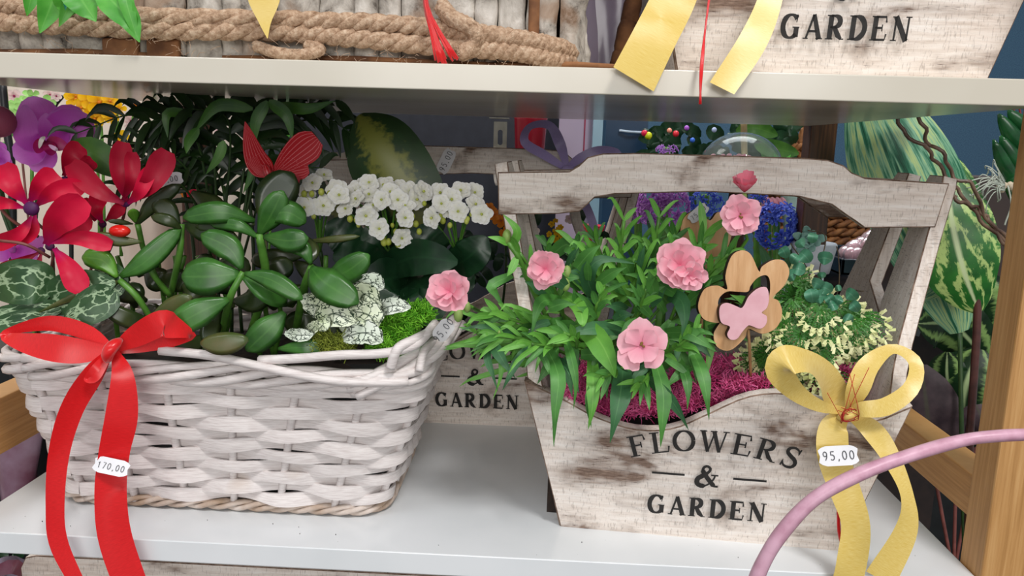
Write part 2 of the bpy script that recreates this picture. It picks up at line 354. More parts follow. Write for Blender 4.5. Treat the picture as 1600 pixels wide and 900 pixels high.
# ================================================================= materials
M_LAM = NT('white_laminate'); _n = M_LAM.noise(M_LAM.coord('Object'), 14, 4)
M_LAM = M_LAM.fin(M_LAM.mix(M_LAM.ramp(_n, [(.3, 0.), (.7, 1.)]), '#dde1e3', '#e7eaec'), .2, .5)
M_LAMC = plain('upper_board_laminate', '#cfc8b8', '#dad4c6', .2, 8)  # upper board, set creamier and darker than the other boards
M_BAM = wood('bamboo', '#a87a45', '#c09058', '#cfa26a', vert=True, sc=1.2); M_BAMH = wood('bamboo_rail', '#a5763f', '#bd8c52', '#cb9c62', sc=1.2)
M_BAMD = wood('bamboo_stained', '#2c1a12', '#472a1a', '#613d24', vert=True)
M_WW = whitewash('whitewashed_wood'); M_WWV = whitewash('whitewashed_wood_upright', vert=True)
M_WWD = whitewash('greyed_whitewash', dark=True)
M_WEDGE = plain('brown_worn_edge', '#5d4536', '#9a8271', .85, 160)
M_INK = plain('black_paint', '#1d1b1a', '#2b2826', .7, 200)
M_SOIL = plain('potting_soil', '#140d09', '#2a1c13', .95, 90, bump=.6)
M_LINER = plain('dark_liner', '#0d0f10', '#15191a', .5)
M_WICK = NT('white_painted_wicker'); _t = M_WICK; _c = _t.coord('Object')
_a = _t.noise(_c, 9, 3); _b2 = _t.noise(_t.coord('Object', (14, 14, 160)), 8, 4)
M_WICK = _t.fin(_t.mix(_t.ramp(_a, [(.66, 0.), (.72, .7)]), _t.mix(_t.ramp(_b2, [(.3, 0.), (.6, 1.)]), '#d3c9c6', '#e9e2df'), '#b79a7e'), .55, .4); _t.bump(_b2, .3, .0006)
M_WICKT = plain('worn_wicker_base', '#d9cdc4', '#a98f78', .7, 45, bump=.3)
M_RED = satin('red_satin', '#d0040a', '#e3131a', .3); M_GOLD = satin('gold_satin', '#d8b752', '#e6cd7c', .33)
M_LILR = satin('lilac_satin', '#9a88c0', '#ae9dd0', .35)
M_LABEL = plain('price_label_paper', '#e6e6ea', '#efeff2', .6); M_LABELG = plain('grey_price_label_paper', '#bdbdbd', '#cfcfcf', .7)
M_PRINT = plain('label_print', '#3a3b40', '#55565c', .7)
M_BLUE = plain('slate_blue_wall', '#2b4a62', '#3a5b72', .8, 300); M_NAVY = plain('dark_navy_panel', '#23262f', '#2b2e38', .6)
M_STEEL = plain('zinc_steel', '#b9b4a4', '#d0cbbb', .3, 80, Metallic=.85); M_BLACK = plain('black_plastic', '#0e0f12', '#17181c', .4)
M_CREAM = plain('cream_wall', '#d5c5b4', '#e3d6c8', .8, 8)
M_FLOOR = plain('dark_floor', '#1a1516', '#241d1d', .7, 10)
# ================================================================= setting
g = G(); g.box((-3, 2.3, -1.1), (3, 2.4, 2.2)); tag(g.make('wall_back', M_BLUE, smooth=False), kind='structure')
g = G(); g.box((-3, -2.5, -1.2), (3, 2.4, -1.1)); tag(g.make('floor', M_FLOOR, smooth=False), kind='structure')
g = G(); g.box((-1.9, .3, -1.1), (-1.8, 2.3, 2.2)); tag(g.make('wall_left', M_CREAM, smooth=False), kind='structure')
# ================================================================= shelf rack
H = .2932
rack = thing('shelf_rack', 'bamboo rack with white shelf boards carrying the planters and the wicker basket', 'shelf', (0, .17, -1.1))
for z in (0, H, -H):
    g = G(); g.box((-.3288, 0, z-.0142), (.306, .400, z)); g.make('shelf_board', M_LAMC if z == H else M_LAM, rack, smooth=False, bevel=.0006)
for x in (.3065, -.3563):
    for y, mt in ((0, M_BAM), (.392, M_BAMD)):
        g = G(); g.box((x, y, -1.1), (x+.027, y+.025, .62)); g.make('post', mt, rack, smooth=False, bevel=.0012)
for x, z0, z1 in ((.3085, .029, .056), (-.352, .031, .070), (.3085, .029-H, .056-H), (.3085, .029+H+.1, .056+H+.1), (-.352, .031+H+.1, .07+H+.1)):
    g = G(); g.box((x, .0252, z0), (x+.022, .3918, z1)); g.make('side_rail', M_BAMH, rack, smooth=False, bevel=.001)
# perforated bracket hanging under the upper shelf
q = [(770, 193), (790, 193), (790, 236), (771, 236)]
g3 = [pt(a, b, .331) for a, b in q]
bw = .0092; hole = [(bw*.0+.0028*cos(a), .014+(.0052 if sin(a) > 0 else -.0052)+.0028*sin(a)) for a in [2*pi*i/14 for i in range(14)]]
ctr = pt(781, 236, .388)
br = thing('shelf_bracket', 'small zinc bracket with an oval hole hanging under the upper shelf', 'bracket', (ctr.x, .389, .279))
flatshape([[(-.0068, 0), (.0068, 0), (.0068, .0300), (-.0068, .0300)], hole], .001, .0001, 'slotted_plate', M_STEEL, br, frame((ctr.x, .388, ctr.z), (1, 0, 0), (0, -1, 0)))
g = G(); g.box((ctr.x-.011, .376, .2765), (ctr.x+.009, .390, .2778)); g.make('top_plate', M_STEEL, br, smooth=False)
# ================================================================= planters
def on_front(x, z, d=.0014): return V((x, -.13*z-d, z))
CX, CY, CZ, KF = -.067, -.494, .2497, 1.057
def sc_bar(P, k=KF): return [(CX+(x-CX)*k, CZ+(z-CZ)*k) for x, z in P]
def planter(O, rz, label, mw, mv, ground=True):
    root = thing('crate_planter', label, 'planter', O, 'whitewashed crate planters', rz)
    top = cm([V((a, b, 0)) for a, b in [(.1165, .102), (.095, .091), (.075, .100), (.046, .1055), (.022, .102), (-.002, .088), (-.022, .077), (-.045, .0745), (-.070, .081), (-.092, .092), (-.1155, .102)]], 34)
    out = [(-.0895, 0), (.0895, 0)]+[(p.x, p.y) for p in top]
    s1 = sqrt(1+.13**2)
    flatshape([[(a, b*s1) for a, b in out]], .0066, .0007, 'front_panel', mw, root, frame((0, .0040, 0), (1, 0, 0), (0, -1, -.13)), True, edgemat=M_WEDGE)
    flatshape([[(a, b*s1) for a, b in out]], .0066, .0007, 'back_panel', mw, root, frame((0, .152, 0), (1, 0, 0), (0, -1, .13)), True, edgemat=M_WEDGE)
    vz = [(.002, 0), (-.008, .1), (.004, .118), (.012, .136), (.028, .20), (.034, .232), (.037, .237), (.058, .237), (.061, .232), (.0605, .20), (.061, .152), (.056, .143), (.075, .151), (.097, .160), (.096, .20), (.097, .237), (.118, .237), (.123, .232), (.128, .20), (.142, .16), (.152, .13), (.166, .10), (.154, 0)]
    s2 = sqrt(1+.234**2)
    for sg in (1, -1):
        flatshape([[(a*1, b*s2) for a, b in vz]] if sg > 0 else [[(a, b*s2) for a, b in vz]], .0078, .0007, 'end_board', mv, root,
                  frame((sg*.0865, 0, 0), (0, 1, 0), (sg, 0, -.234)) if sg > 0 else Matrix(((0, -.2278, .9737, -.0865), (1, 0, 0, 0), (0, .9737, .2278, 0), (0, 0, 0, 1))), True, edgemat=M_WEDGE)
    bar = [(-.137, .207), (-.10, .209), (-.087, .211), (-.082, .216), (-.078, .220), (-.066, .2225), (-.012, .226), (.044, .225), (.063, .221), (.072, .215), (.077, .212), (.083, .208), (.122, .210), (.1265, .2345), (.08, .236), (.072, .239), (.067, .243), (.058, .2458), (.046, .2465), (-.052, .2465), (-.074, .2455), (-.083, .243), (-.088, .238), (-.094, .234), (-.138, .232)]
    bar = sc_bar(bar)
    flatshape([bar], .0070, .0008, 'handle_bar', mw, root, frame((0, .0315, 0), (1, 0, 0), (0, -1, 0)), True, edgemat=M_WEDGE)
    flatshape([[(a, b-.001) for a, b in bar]], .0070, .0008, 'handle_bar', mw, root, frame((0, .122, 0), (1, 0, 0), (0, -1, 0)), True, edgemat=M_WEDGE)
    g = G(); g.box((-.086, .008, .0015), (.086, .148, .007)); g.make('base_board', mw, root, smooth=False, local=True)
    for sg in (1, -1):
        g = G(); g.tube([V((sg*.1405, .047, .2275)), V((sg*.1475, .047, .226))], .0042, 12); g.make('dowel_end', mv, root, local=True)
    g = G()
    R_ = .158; zc = .0610
    def arch(s, t, c): a = c/R_; rr = R_+t; dx = (s-c); return on_front(.0035+sin(a)*rr+cos(a)*dx, zc+.0035+cos(a)*rr-R_-sin(a)*dx-.0, .0042)
    write(g, 'FLOWERS', arch, .0145, .12, .18, .07)
    write(g, '&', lambda s, t, c: on_front(.0015+s, .0400+t, .0042), .0150, .1, .16, .08)
    write(g, 'GARDEN', lambda s, t, c: on_front(.003+s*.86, .0178+t, .0042), .0134, .17, .25, .10)
    for x0, x1 in ((-.033, -.0125), (.0175, .038)):
        g.grid([[on_front(x0, .0478, .0042), on_front(x0, .0463, .0042)], [on_front(x1, .0478, .0042), on_front(x1, .0463, .0042)]])
    g.make('painted_lettering', M_INK, root, smooth=False, local=True)
    return root
def dup(root, loc, rz, label):
    r = root.copy(); COL.objects.link(r); r.location = loc; r.rotation_euler = (0, 0, rz); r['label'] = label
    for ch in root.children:
        c = ch.copy(); COL.objects.link(c); c.parent = r
    return r
front = planter((.144, .0365, .0005), -.085, 'whitewashed crate planter with black lettering and yellow bow, front right on the lower shelf', M_WW, M_WWV)
back = dup(front, (-.021, .232, .0005), 0, 'crate planter in shadow at the back of the lower shelf, between basket and front planter')
upper = dup(front, (.203, .043, H+.0005), 0, 'crate planter on the upper shelf at the right, only its lower lettering in view')
[c for c in upper.children if c.name.startswith('painted')][0].location = (0, -.0006, .0045)
zt = pt(300, 883, .07).z
under = thing('wooden_trough', 'long whitewashed wooden trough under the lower shelf, only its top edge in view', 'planter', (-.17, .13, -H))
lo = [(-.170, -.0), (.170, 0), (.176, zt+H-.006), (.174, zt+H-.001), (.168, zt+H), (-.166, zt+H), (-.174, zt+H-.002), (-.178, zt+H-.010)]
for y_ in (.0735, .215): flatshape([lo], .0066, .0007, 'long_board', M_WW, under, frame((-.160, y_, -H+.0008), (1, 0, 0), (0, -1, 0)), edgemat=M_WEDGE)
for x_ in (-.333, .008):
    g = G(); g.box((x_, .078, -H+.0008), (x_+.006, .211, zt-.004)); g.make('end_board', M_WWV, under, smooth=False)
# ================================================================= price labels
LBL = [(-.5, -.30), (-.42, -.42), (-.30, -.5), (.30, -.5), (.42, -.42), (.5, -.30), (.46, 0), (.5, .30), (.42, .42), (.30, .5), (-.30, .5), (-.42, .42), (-.5, .30), (-.46, 0)]
def price(parent, px, py, y, text, wpx, hpx, ang, mat=None, nrm=None, label=None, tilt=0, name='price_label'):
    c = pt(px, py, y); vw = (CAM-c).normalized(); nn = V(nrm) if nrm else vw
    x = RT*cos(radians(ang))+UP*sin(radians(ang)); M4 = frame(c, x, nn)
    w_, h_ = m(wpx, y), m(hpx, y)
    o = flatshape([[(a*w_, b*h_) for a, b in LBL]], .0003, 0, name, mat or M_LABEL, parent, M4, label=label)
    g = G(); write(g, text, lambda s, t, cc: M4 @ V((s, t-h_*.22, .0005)), h_*(.46 if len(text) < 6 else .40), .16)
    k = g.make('printed_price', M_PRINT, o, smooth=False) if parent is None else None
    if k is None:
        k = g.make('printed_price', M_PRINT, parent, smooth=False); k.parent = o
    return o
g = G(); random.seed(5)
for i in range(26):
    x, y = random.uniform(-.30, .29), random.uniform(.004, .03); c = V((x, y, .0004)); g.ball(c, random.uniform(.0001, .0004), 5, 3)
tag(g.make('soil_crumbs', M_SOIL), 'scattered tiny soil crumbs on the white lower shelf', 'soil', kind='stuff')
# ================================================================= ribbons
def rb(parent, pts, ws, mat, rolls=None, n=34, name='loop', cup=0, wave=0):
    P = cm([pt(*q) for q in pts], n); Ws = cm1(ws, n); Rl = cm1(rolls or [0]*len(ws), n); ym = sum(q[2] for q in pts)/len(pts); k = m(1, ym)
    rows = []; prev = None; tot = 0
    for i, p in enumerate(P):
        t = (P[min(i+1, n-1)]-P[max(i-1, 0)]).normalized(); vw = (CAM-p).normalized(); sd = t.cross(vw)
        if sd.length < .2 and prev: sd = prev.copy()
        sd.normalize()
        if prev and sd.dot(prev) < 0 and abs(sd.dot(prev)) > .3: sd = -sd
        prev = sd; nn = sd.cross(t).normalized(); s2 = sd*cos(Rl[i])+nn*sin(Rl[i]); n2 = s2.cross(t)
        rows.append([p+s2*(Ws[i]*k/2*c)+n2*(cup*abs(c)**2+wave*sin(i*.5)*c)*Ws[i]*k*.5 for c in (-1, -.6, 0, .6, 1)])
    g = G(); g.grid(rows); o = g.make(name, mat, parent)
    return o
def bow(name, label, knot, group, parts, mat, tags=None):
    k = pt(*knot); root = thing(name, label, 'bow', k, group)
    for p in parts: rb(root, p[1], p[2], mat, p[3] if len(p) > 3 else None, name=p[0], cup=p[4] if len(p) > 4 else (.10 if p[0] == 'tail' else .05), wave=.04)
    return root
Y = .004
rbow = bow('ribbon_bow', 'red satin bow with two long tails tied on the rim of the white wicker basket', (177, 548, Y), None, [
    ('loop', [(177, 547, .003), (135, 519, .008), (75, 505, .012), (8, 521, .010), (30, 533, .002), (80, 543, -.004), (130, 549, -.002), (178, 548, .000)], [10, 26, 26, 12, 28, 44, 38, 10], [0, .2, .3, .2, .1, -.1, -.1, 0]),
    ('loop', [(178, 547, .003), (210, 527, .000), (250, 506, -.002), (268, 510, .002), (300, 524, .012), (262, 532, .014), (215, 543, .008), (178, 548, .004)], [10, 34, 42, 40, 14, 26, 18, 10], [0, -.1, 0, .2, .6, .3, .1, 0]),
    ('tail', [(172, 549, .001), (145, 585, -.004), (112, 640, -.006), (92, 710, -.008), (86, 790, -.012), (92, 850, -.014), (125, 920, -.014)], [12, 34, 36, 32, 28, 28, 22], [0, .2, .1, 0, .1, .1, .3]),
    ('tail', [(180, 550, .001), (192, 590, -.004), (190, 650, -.006), (178, 710, -.008), (173, 770, -.012), (180, 840, -.014), (210, 930, -.014)], [12, 36, 50, 48, 49, 51, 50], [0, -.2, 0, .1, 0, 0, .1]),
    ('inner_fold', [(170, 550, .0), (150, 575, -.008), (135, 592, -.009), (150, 590, -.009), (172, 556, -.003)], [6, 14, 8, 12, 6])], M_RED)
g = G(); k = pt(173, 548, -.005); g.tube(cm([k+V((-.004, .004, -.006)), k+V((-.001, -.002, -.002)), k+V((.002, -.002, .003)), k+V((.004, .004, .006))], 8), [.002, .0038, .0042, .0044, .0044, .0042, .0036, .002], 10, flat=.8); g.make('knot', M_RED, rbow)
price(rbow, 174, 729, -.0145, '170,00', 61, 27, -12)
Y = .012
gbow = bow('ribbon_bow', 'yellow satin bow with price label tied on the front of the lettered planter', (1325, 645, Y), None, [
    ('loop', [(1320, 642, .010), (1280, 634, .004), (1243, 612, -.003), (1219, 580, -.010), (1232, 562, -.012), (1265, 566, -.004), (1292, 590, .010), (1308, 622, .018), (1322, 644, .012)], [12, 20, 30, 44, 48, 40, 46, 44, 12], [0, .1, .1, 0, .2, .7, .6, .3, 0]),
    ('loop', [(1325, 643, .012), (1340, 608, .006), (1358, 570, .010), (1395, 545, .016), (1430, 566, .012), (1424, 606, .000), (1385, 635, -.003), (1345, 640, .0), (1326, 645, .010)], [12, 34, 32, 18, 22, 24, 28, 24, 10], [0, 0, .2, .5, .4, .1, -.1, 0, 0]),
    ('tail', [(1322, 648, .010), (1303, 668, .006), (1302, 712, .002), (1320, 765, -.002), (1337, 820, -.008), (1330, 880, -.010), (1318, 930, -.010)], [14, 44, 50, 48, 44, 46, 44], [0, 0, .1, 0, -.1, .2, .2]),
    ('tail', [(1328, 648, .010), (1362, 672, .002), (1392, 715, -.006), (1417, 775, -.012), (1415, 830, -.014), (1375, 905, -.014)], [14, 34, 30, 22, 34, 46], [0, .2, .3, .5, .2, .1])], M_GOLD)
k = pt(1325, 645, .006); g = G(); g.tube(cm([k+V((-.005, .002, -.004)), k+V((0, -.002, -.001)), k+V((.005, .002, .003))], 8), [.001, .0026, .0032, .0034, .0034, .0032, .0026, .001], 9); g.make('knot', M_GOLD, gbow)
price(gbow, 1310, 712, -.003, '95,00', 65, 32, 3)
M_TWINE = plain('red_thread', '#c33b2a', '#a51f1c', .8)
g = G()
for i in range(9):
    a = random.random()*6; P = [k+V((.005*cos(a+j), -.004+random.uniform(-.002, .001), .004*sin(a+j*1.2))) for j in range(4)]+[k+V((random.uniform(-.018, .012), -.004, random.uniform(.0, .03)))]
    g.tube(cm(P, 14), .0002, 4)
g.make('tying_thread', M_TWINE, gbow)
T(gbow, [(1310, 790, .0), (1311, 830, .0), (1318, 862, -.004), (1320, 905, -.008)], 3, M_RED, 'red_thread_end')
# ================================================================= wicker basket
bk = thing('wicker_basket', 'large white painted wicker basket full of green plants, at the left on the lower shelf', 'basket', (-.18, .11, .0))
BX0, BX1, BY0, BY1 = -.290, -.067, .046, .172; TX0, TX1, TY0, TY1 = -.308, -.038, .020, .198; BH = .104
def per(s, z, off=0):
    t = z/BH; x0, x1, y0, y1 = [a+(b-a)*t for a, b in ((BX0, TX0), (BX1, TX1), (BY0, TY0), (BY1, TY1))]
    r = .022; segs = []; w_, d_ = x1-x0-2*r, y1-y0-2*r; q = pi*r/2; Lt = 2*w_+2*d_+4*q; s = (s % 1)*Lt
    for ln, fn in ((w_, lambda a: (V((x0+r+a, y0, z)), V((0, -1, 0)))), (q, lambda a: (V((x1-r+r*sin(a/r), y0+r-r*cos(a/r), z)), V((sin(a/r), -cos(a/r), 0)))),
                   (d_, lambda a: (V((x1, y0+r+a, z)), V((1, 0, 0)))), (q, lambda a: (V((x1-r+r*cos(a/r), y1-r+r*sin(a/r), z)), V((cos(a/r), sin(a/r), 0)))),
                   (w_, lambda a: (V((x1-r-a, y1, z)), V((0, 1, 0)))), (q, lambda a: (V((x0+r-r*sin(a/r), y1-r+r*cos(a/r), z)), V((-sin(a/r), cos(a/r), 0)))),
                   (d_, lambda a: (V((x0, y1-r-a, z)), V((-1, 0, 0)))), (q, lambda a: (V((x0+r-r*cos(a/r), y0+r-r*sin(a/r), z)), V((-cos(a/r), -sin(a/r), 0))))):
        if s <= ln+1e-9: p, n_ = fn(s); return p+n_*off, n_
        s -= ln
    return per(0, z, off)
NS = 20
for k in range(11):
    z0 = .0125+.0081*k; n = NS*8; ra = random.random()*9
    A_, B_, C_, D_ = [], [], [], []
    for i in range(n+1):
        s = i/n; ph = s*NS*pi+k*pi; zz = z0+.0009*sin(s*37+ra)+.0007*sin(s*90+k)
        off = .0035*cos(ph); p, nn = per(s, zz, off); up = V((0, 0, 1)); hh = .0043+.0006*sin(s*51+ra)+.0003*sin(s*130); th = .0009
        tl_ = up*hh+nn*(.0007*sin(s*23+k)); bl_ = -up*hh-nn*(.0007*sin(s*23+k))
        A_.append([p+tl_+nn*th, p+tl_*.4+nn*(th*1.35), p+bl_*.4+nn*(th*1.35), p+bl_+nn*th]); B_.append([p+tl_-nn*th, p+tl_+nn*th]); C_.append([p+bl_+nn*th, p+bl_-nn*th]); D_.append([p+bl_-nn*th, p+tl_-nn*th])
    g = G()
    for q_ in (A_, B_, C_, D_): g.grid(q_)
    g.make('woven_strand', M_WICK, bk)
for i in range(NS):
    s = (i+.5-.5)/NS
    g = G(); lean = random.uniform(-.004, .004); g.tube([per(s+lean*(1-j/6), .004+j*(BH-.004)/6)[0] for j in range(7)], .0026, 7); g.make('stake', M_WICK, bk)
for k in range(5):
    n = 200; rows = []; P = []; rr = []
    for i in range(n+1):
        s = i/n; ph = s*2*pi*5+k*2*pi/5; P.append(per(s, .1035+.0062*sin(ph)+.0006*sin(s*70+k), .0015+.0036*cos(ph))[0]); rr.append(.0028+.0004*sin(s*40+k*2))
    g = G(); g.tube(P, rr, 7, up=V((0, 0, 1)) and None); g.make('rim_rod', M_WICK, bk)
for k in range(3):
    n = 160; P = [per(i/n, .0048+.0026*sin(i/n*2*pi*16+k*2.1), .001+.0022*cos(i/n*2*pi*16+k*2.1))[0] for i in range(n+1)]
    g = G(); g.tube(P, .0019, 6); g.make('base_rod', M_WICKT, bk)
for k in range(6):     # raised ear at the right end
    a = k*1.05; P0 = [V((-.078, .0175, .098)), V((-.058, .0185, .108)), pt(668, 552, .040), pt(694, 527, .065), pt(712, 507, .095), pt(712, 510, .125), V((-.040, .165, .112)), V((-.045, .185, .103))]
    P = [p+V((.0045*cos(a+j*.8), .003*sin(a*2+j), .0045*sin(a+j*.8))) for j, p in enumerate(P0)]
    g = G(); g.tube(cm(P, 40), .0027, 7); g.make('handle_rod', M_WICK, bk)
def wand(pts, r=.003): g = G(); g.tube(cm([pt(*q) for q in pts], 26), r, 7); g.make('rim_rod', M_WICK, bk)
wand([(405, 563, .014), (470, 560, .012), (530, 555, .011), (600, 552, .013), (650, 538, .018), (680, 505, .045)], .0030)
wand([(250, 548, .014), (330, 556, .010), (430, 578, .010), (520, 595, .011), (600, 598, .013), (638, 596, .016)], .0029)
wand([(610, 575, .012), (622, 545, .012), (650, 530, .02), (680, 515, .045)], .0032)
wand([(655, 580, .02), (662, 550, .028), (680, 530, .05), (700, 505, .08)], .0028)
g = G(); g.box((BX0+.006, BY0+.006, .003), (BX1-.006, BY1-.006, .008)); g.make('base', M_WICKT, bk, smooth=False)
g = G()
g.grid([[per(s/40, z, -.0062)[0] for s in range(40)] for z in (.008, .05, .088)], True); g.face([80+i for i in range(40)][::1]); g.make('dark_liner', M_LINER, bk, smooth=False)
price(bk, 693, 516, .030, '95,00', 36, 26, 52, M_LABELG, label='grey crumpled price label on the raised rim')
# ================================================================= plants in the basket
R = random.uniform
J5 = (-1, -.55, 0, .55, 1)
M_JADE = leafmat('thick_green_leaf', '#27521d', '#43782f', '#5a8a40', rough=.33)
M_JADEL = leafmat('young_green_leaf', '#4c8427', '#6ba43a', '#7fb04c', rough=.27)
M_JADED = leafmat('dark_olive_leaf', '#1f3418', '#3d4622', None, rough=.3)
M_JADER = leafmat('red_edged_leaf', '#35531f', '#5d5a34', None, rough=.33)
M_STEMG = plain('green_stem', '#4a7c2c', '#5f9638', .4, 80); M_STEMD = plain('dark_stem', '#25401c', '#33521f', .5, 80)
M_CYL = leafmat('cyclamen_leaf', '#28482a', '#3d6038', '#a9c49c', 'cyclamen', .45)
M_CYP = petalmat('crimson_cyclamen_petal', '#b0106a', '#d40f3c', '#e21844', .45, .2)
M_CYPD = petalmat('deep_crimson_petal', '#8a0a3a', '#a80a2c', '#bf1236', .45, .2)
M_CYE = plain('cyclamen_eye', '#3c0a3a', '#5a1260', .6)
M_STEMR = plain('brown_flower_stem', '#6b3b36', '#8a5048', .5)
M_ORP = petalmat('magenta_orchid_petal', '#dc38c0', '#d458d4', '#e894ea', .5, .3, rim='#d68fe2')
M_ORL = petalmat('orchid_lip', '#6e0a3c', '#9c1450', '#b81f7a', .4, .2)
M_PWL = petalmat('pale_lilac_petal', '#e8a8e0', '#f0c8f0', '#f8e0f8', .5, .2)
M_WHITE = petalmat('white_petal', '#eef0d4', '#fbfaf0', '#ffffff', .55, .2, lines=False); M_BUDG = plain('lime_bud', '#a9b53c', '#c6cc62', .5)
M_KLEAF = leafmat('dark_scalloped_leaf', '#12301c', '#1f4527', '#2d5a36', rough=.35)
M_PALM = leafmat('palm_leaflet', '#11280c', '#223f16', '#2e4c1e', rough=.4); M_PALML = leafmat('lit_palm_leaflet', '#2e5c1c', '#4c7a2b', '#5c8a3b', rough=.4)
M_DIEF = leafmat('dieffenbachia_leaf', '#16300f', '#21421a', '#74782e', 'dieff', .4)
M_HYPO = leafmat('white_splashed_leaf', '#ccd8b0', '#e8eedb', '#17351c', 'hypo', .5)
M_HYPOD = leafmat('speckled_dark_leaf', '#c9d6c0', '#e6ede0', '#0e2616', 'hypo', .5)
M_MOSSB = plain('lime_moss', '#58a818', '#8fd63a', .8, 200); M_MOSSO = plain('olive_moss', '#6f7f22', '#9aa63c', .8, 200)
M_MOSSP = plain('magenta_moss', '#d83c84', '#ff84bc', .8, 120)
g = G(); g.grid([[per(s/40, .0885, -.0066)[0]+V((0, 0, R(-.003, .003))) for s in range(40)], [V((-.17, .11, .0905))]*40], True)
so = g.make('potting_soil', M_SOIL); tag(so, 'dark potting soil filling the white wicker basket', 'soil')
# ---- thick leaved plant
jd = thing('thick_leaved_plant', 'green succulent plant with thick oval leaves in the middle of the wicker basket', 'plant', pt(330, 500, .09))
def J(pts, w_, mat=M_JADE, th=.0022, roll=0, cup=.12, prof='jade'): return L(jd, pts, w_, mat, prof=prof, roll=roll, cup=cup, nu=12, cols=J5, thick=th)
def JS(pts, r): return T(jd, pts, r, M_STEMG, taper=.15)
yf = .035
J([(183, 433, yf), (160, 407, yf), (128, 402, yf)], 36, M_JADEL); J([(188, 432, yf), (228, 408, yf), (283, 356, yf+.01)], 36)
J([(186, 440, yf), (130, 458, yf-.008), (56, 490, yf-.015)], 17, M_JADER, roll=.3, prof='lance'); JS([(187, 438, yf), (215, 465, yf), (240, 505, yf+.01)], 5.5)
J([(237, 494, yf-.005), (268, 480, yf-.01), (300, 463, yf-.01)], 30, M_JADER); J([(357, 468, yf-.012), (312, 488, yf-.02), (261, 516, yf-.024)], 48)
J([(374, 428, yf), (330, 432, yf-.005), (284, 432, yf-.005)], 62); JS([(345, 540, .08), (358, 470, yf), (380, 425, yf)], 6.5)
J([(378, 420, yf), (358, 388, yf), (314, 366, yf)], 42); J([(382, 427, yf-.005), (425, 438, yf-.01), (473, 468, yf-.012)], 32); J([(380, 432, yf), (420, 455, yf), (448, 462, yf+.02)], 50, M_JADE, roll=.5)
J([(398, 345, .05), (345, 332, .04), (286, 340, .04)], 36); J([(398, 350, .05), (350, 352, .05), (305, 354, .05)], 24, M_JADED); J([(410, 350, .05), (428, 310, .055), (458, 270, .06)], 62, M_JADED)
J([(405, 366, .045), (424, 335, .04), (442, 298, .04)], 42); J([(408, 345, .045), (446, 332, .04), (478, 348, .045)], 40, roll=.2); J([(412, 370, .04), (450, 376, .03), (482, 372, .03)], 38)
J([(405, 372, .045), (370, 352, .04), (328, 350, .045)], 22); J([(470, 378, .06), (520, 374, .055), (562, 369, .055)], 12, M_JADER)
JS([(392, 520, .09), (415, 440, .06), (405, 365, .045)], 7.5); J([(486, 418, yf), (508, 442, yf-.014), (560, 474, yf-.018)], 54); J([(505, 435, yf+.015), (540, 425, yf+.01), (577, 398, yf+.01)], 44)
J([(486, 412, yf), (472, 388, yf), (440, 378, yf+.01)], 28); JS([(462, 520, .09), (475, 450, .05), (487, 417, yf)], 7); J([(486, 410, yf+.005), (488, 392, yf+.01), (470, 370, yf+.02)], 24, M_JADED)
J([(445, 488, yf), (420, 515, yf-.005), (385, 548, yf-.008)], 48, M_JADE); J([(388, 530, .006), (350, 537, .004), (313, 536, .004)], 38, M_JADER, th=.003, prof='oval'); J([(435, 545, yf-.01), (475, 543, yf-.014), (512, 545, yf-.01)], 28)
J([(280, 352, .05), (262, 330, .05), (240, 312, .05)], 34, M_JADED); J([(213, 352, .05), (240, 318, .05), (282, 288, .055)], 26, M_JADED); J([(212, 348, .05), (209, 335, .045), (207, 326, .04)], 18, M_JADEL)
J([(208, 350, .05), (190, 347, .045), (168, 345, .04)], 9, M_JADED); J([(222, 378, .04), (185, 376, .035), (146, 366, .03)], 20, M_JADER); J([(283, 358, .045), (264, 345, .04), (236, 338, .04)], 20, M_JADED)
JS([(262, 480, .08), (280, 400, .05), (284, 350, .05)], 6); JS([(215, 350, .05), (228, 400, .06), (258, 460, .08)], 5); JS([(266, 462, .06), (240, 430, .05), (232, 410, .05)], 5)
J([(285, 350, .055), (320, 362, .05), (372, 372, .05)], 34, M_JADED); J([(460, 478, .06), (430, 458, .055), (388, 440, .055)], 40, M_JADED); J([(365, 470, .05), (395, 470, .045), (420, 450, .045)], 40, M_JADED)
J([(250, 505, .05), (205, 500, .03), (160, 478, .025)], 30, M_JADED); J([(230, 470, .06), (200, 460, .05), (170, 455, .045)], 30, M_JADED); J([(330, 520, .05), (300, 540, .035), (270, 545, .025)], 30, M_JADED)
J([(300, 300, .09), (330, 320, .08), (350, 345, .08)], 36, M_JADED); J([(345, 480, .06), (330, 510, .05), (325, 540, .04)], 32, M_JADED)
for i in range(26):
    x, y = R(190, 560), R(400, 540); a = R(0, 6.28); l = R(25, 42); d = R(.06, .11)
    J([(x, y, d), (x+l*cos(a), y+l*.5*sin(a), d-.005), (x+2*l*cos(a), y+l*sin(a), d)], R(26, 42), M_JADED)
for i in range(12): x = R(180, 520); JS([(x, 560, .11), (x+R(-20, 20), 480, .10), (x+R(-30, 30), 400, .09)], 4.5)
bd = G(); bd.ball(pt(187, 361, .035), .0046, 12, 8, (1.5, 1, .85)); tag(bd.make('red_berry', plain('red_berry_skin', '#d01410', '#e42a1c', .25)), 'small shiny red berry between the cyclamen and the thick green leaves', 'berry')
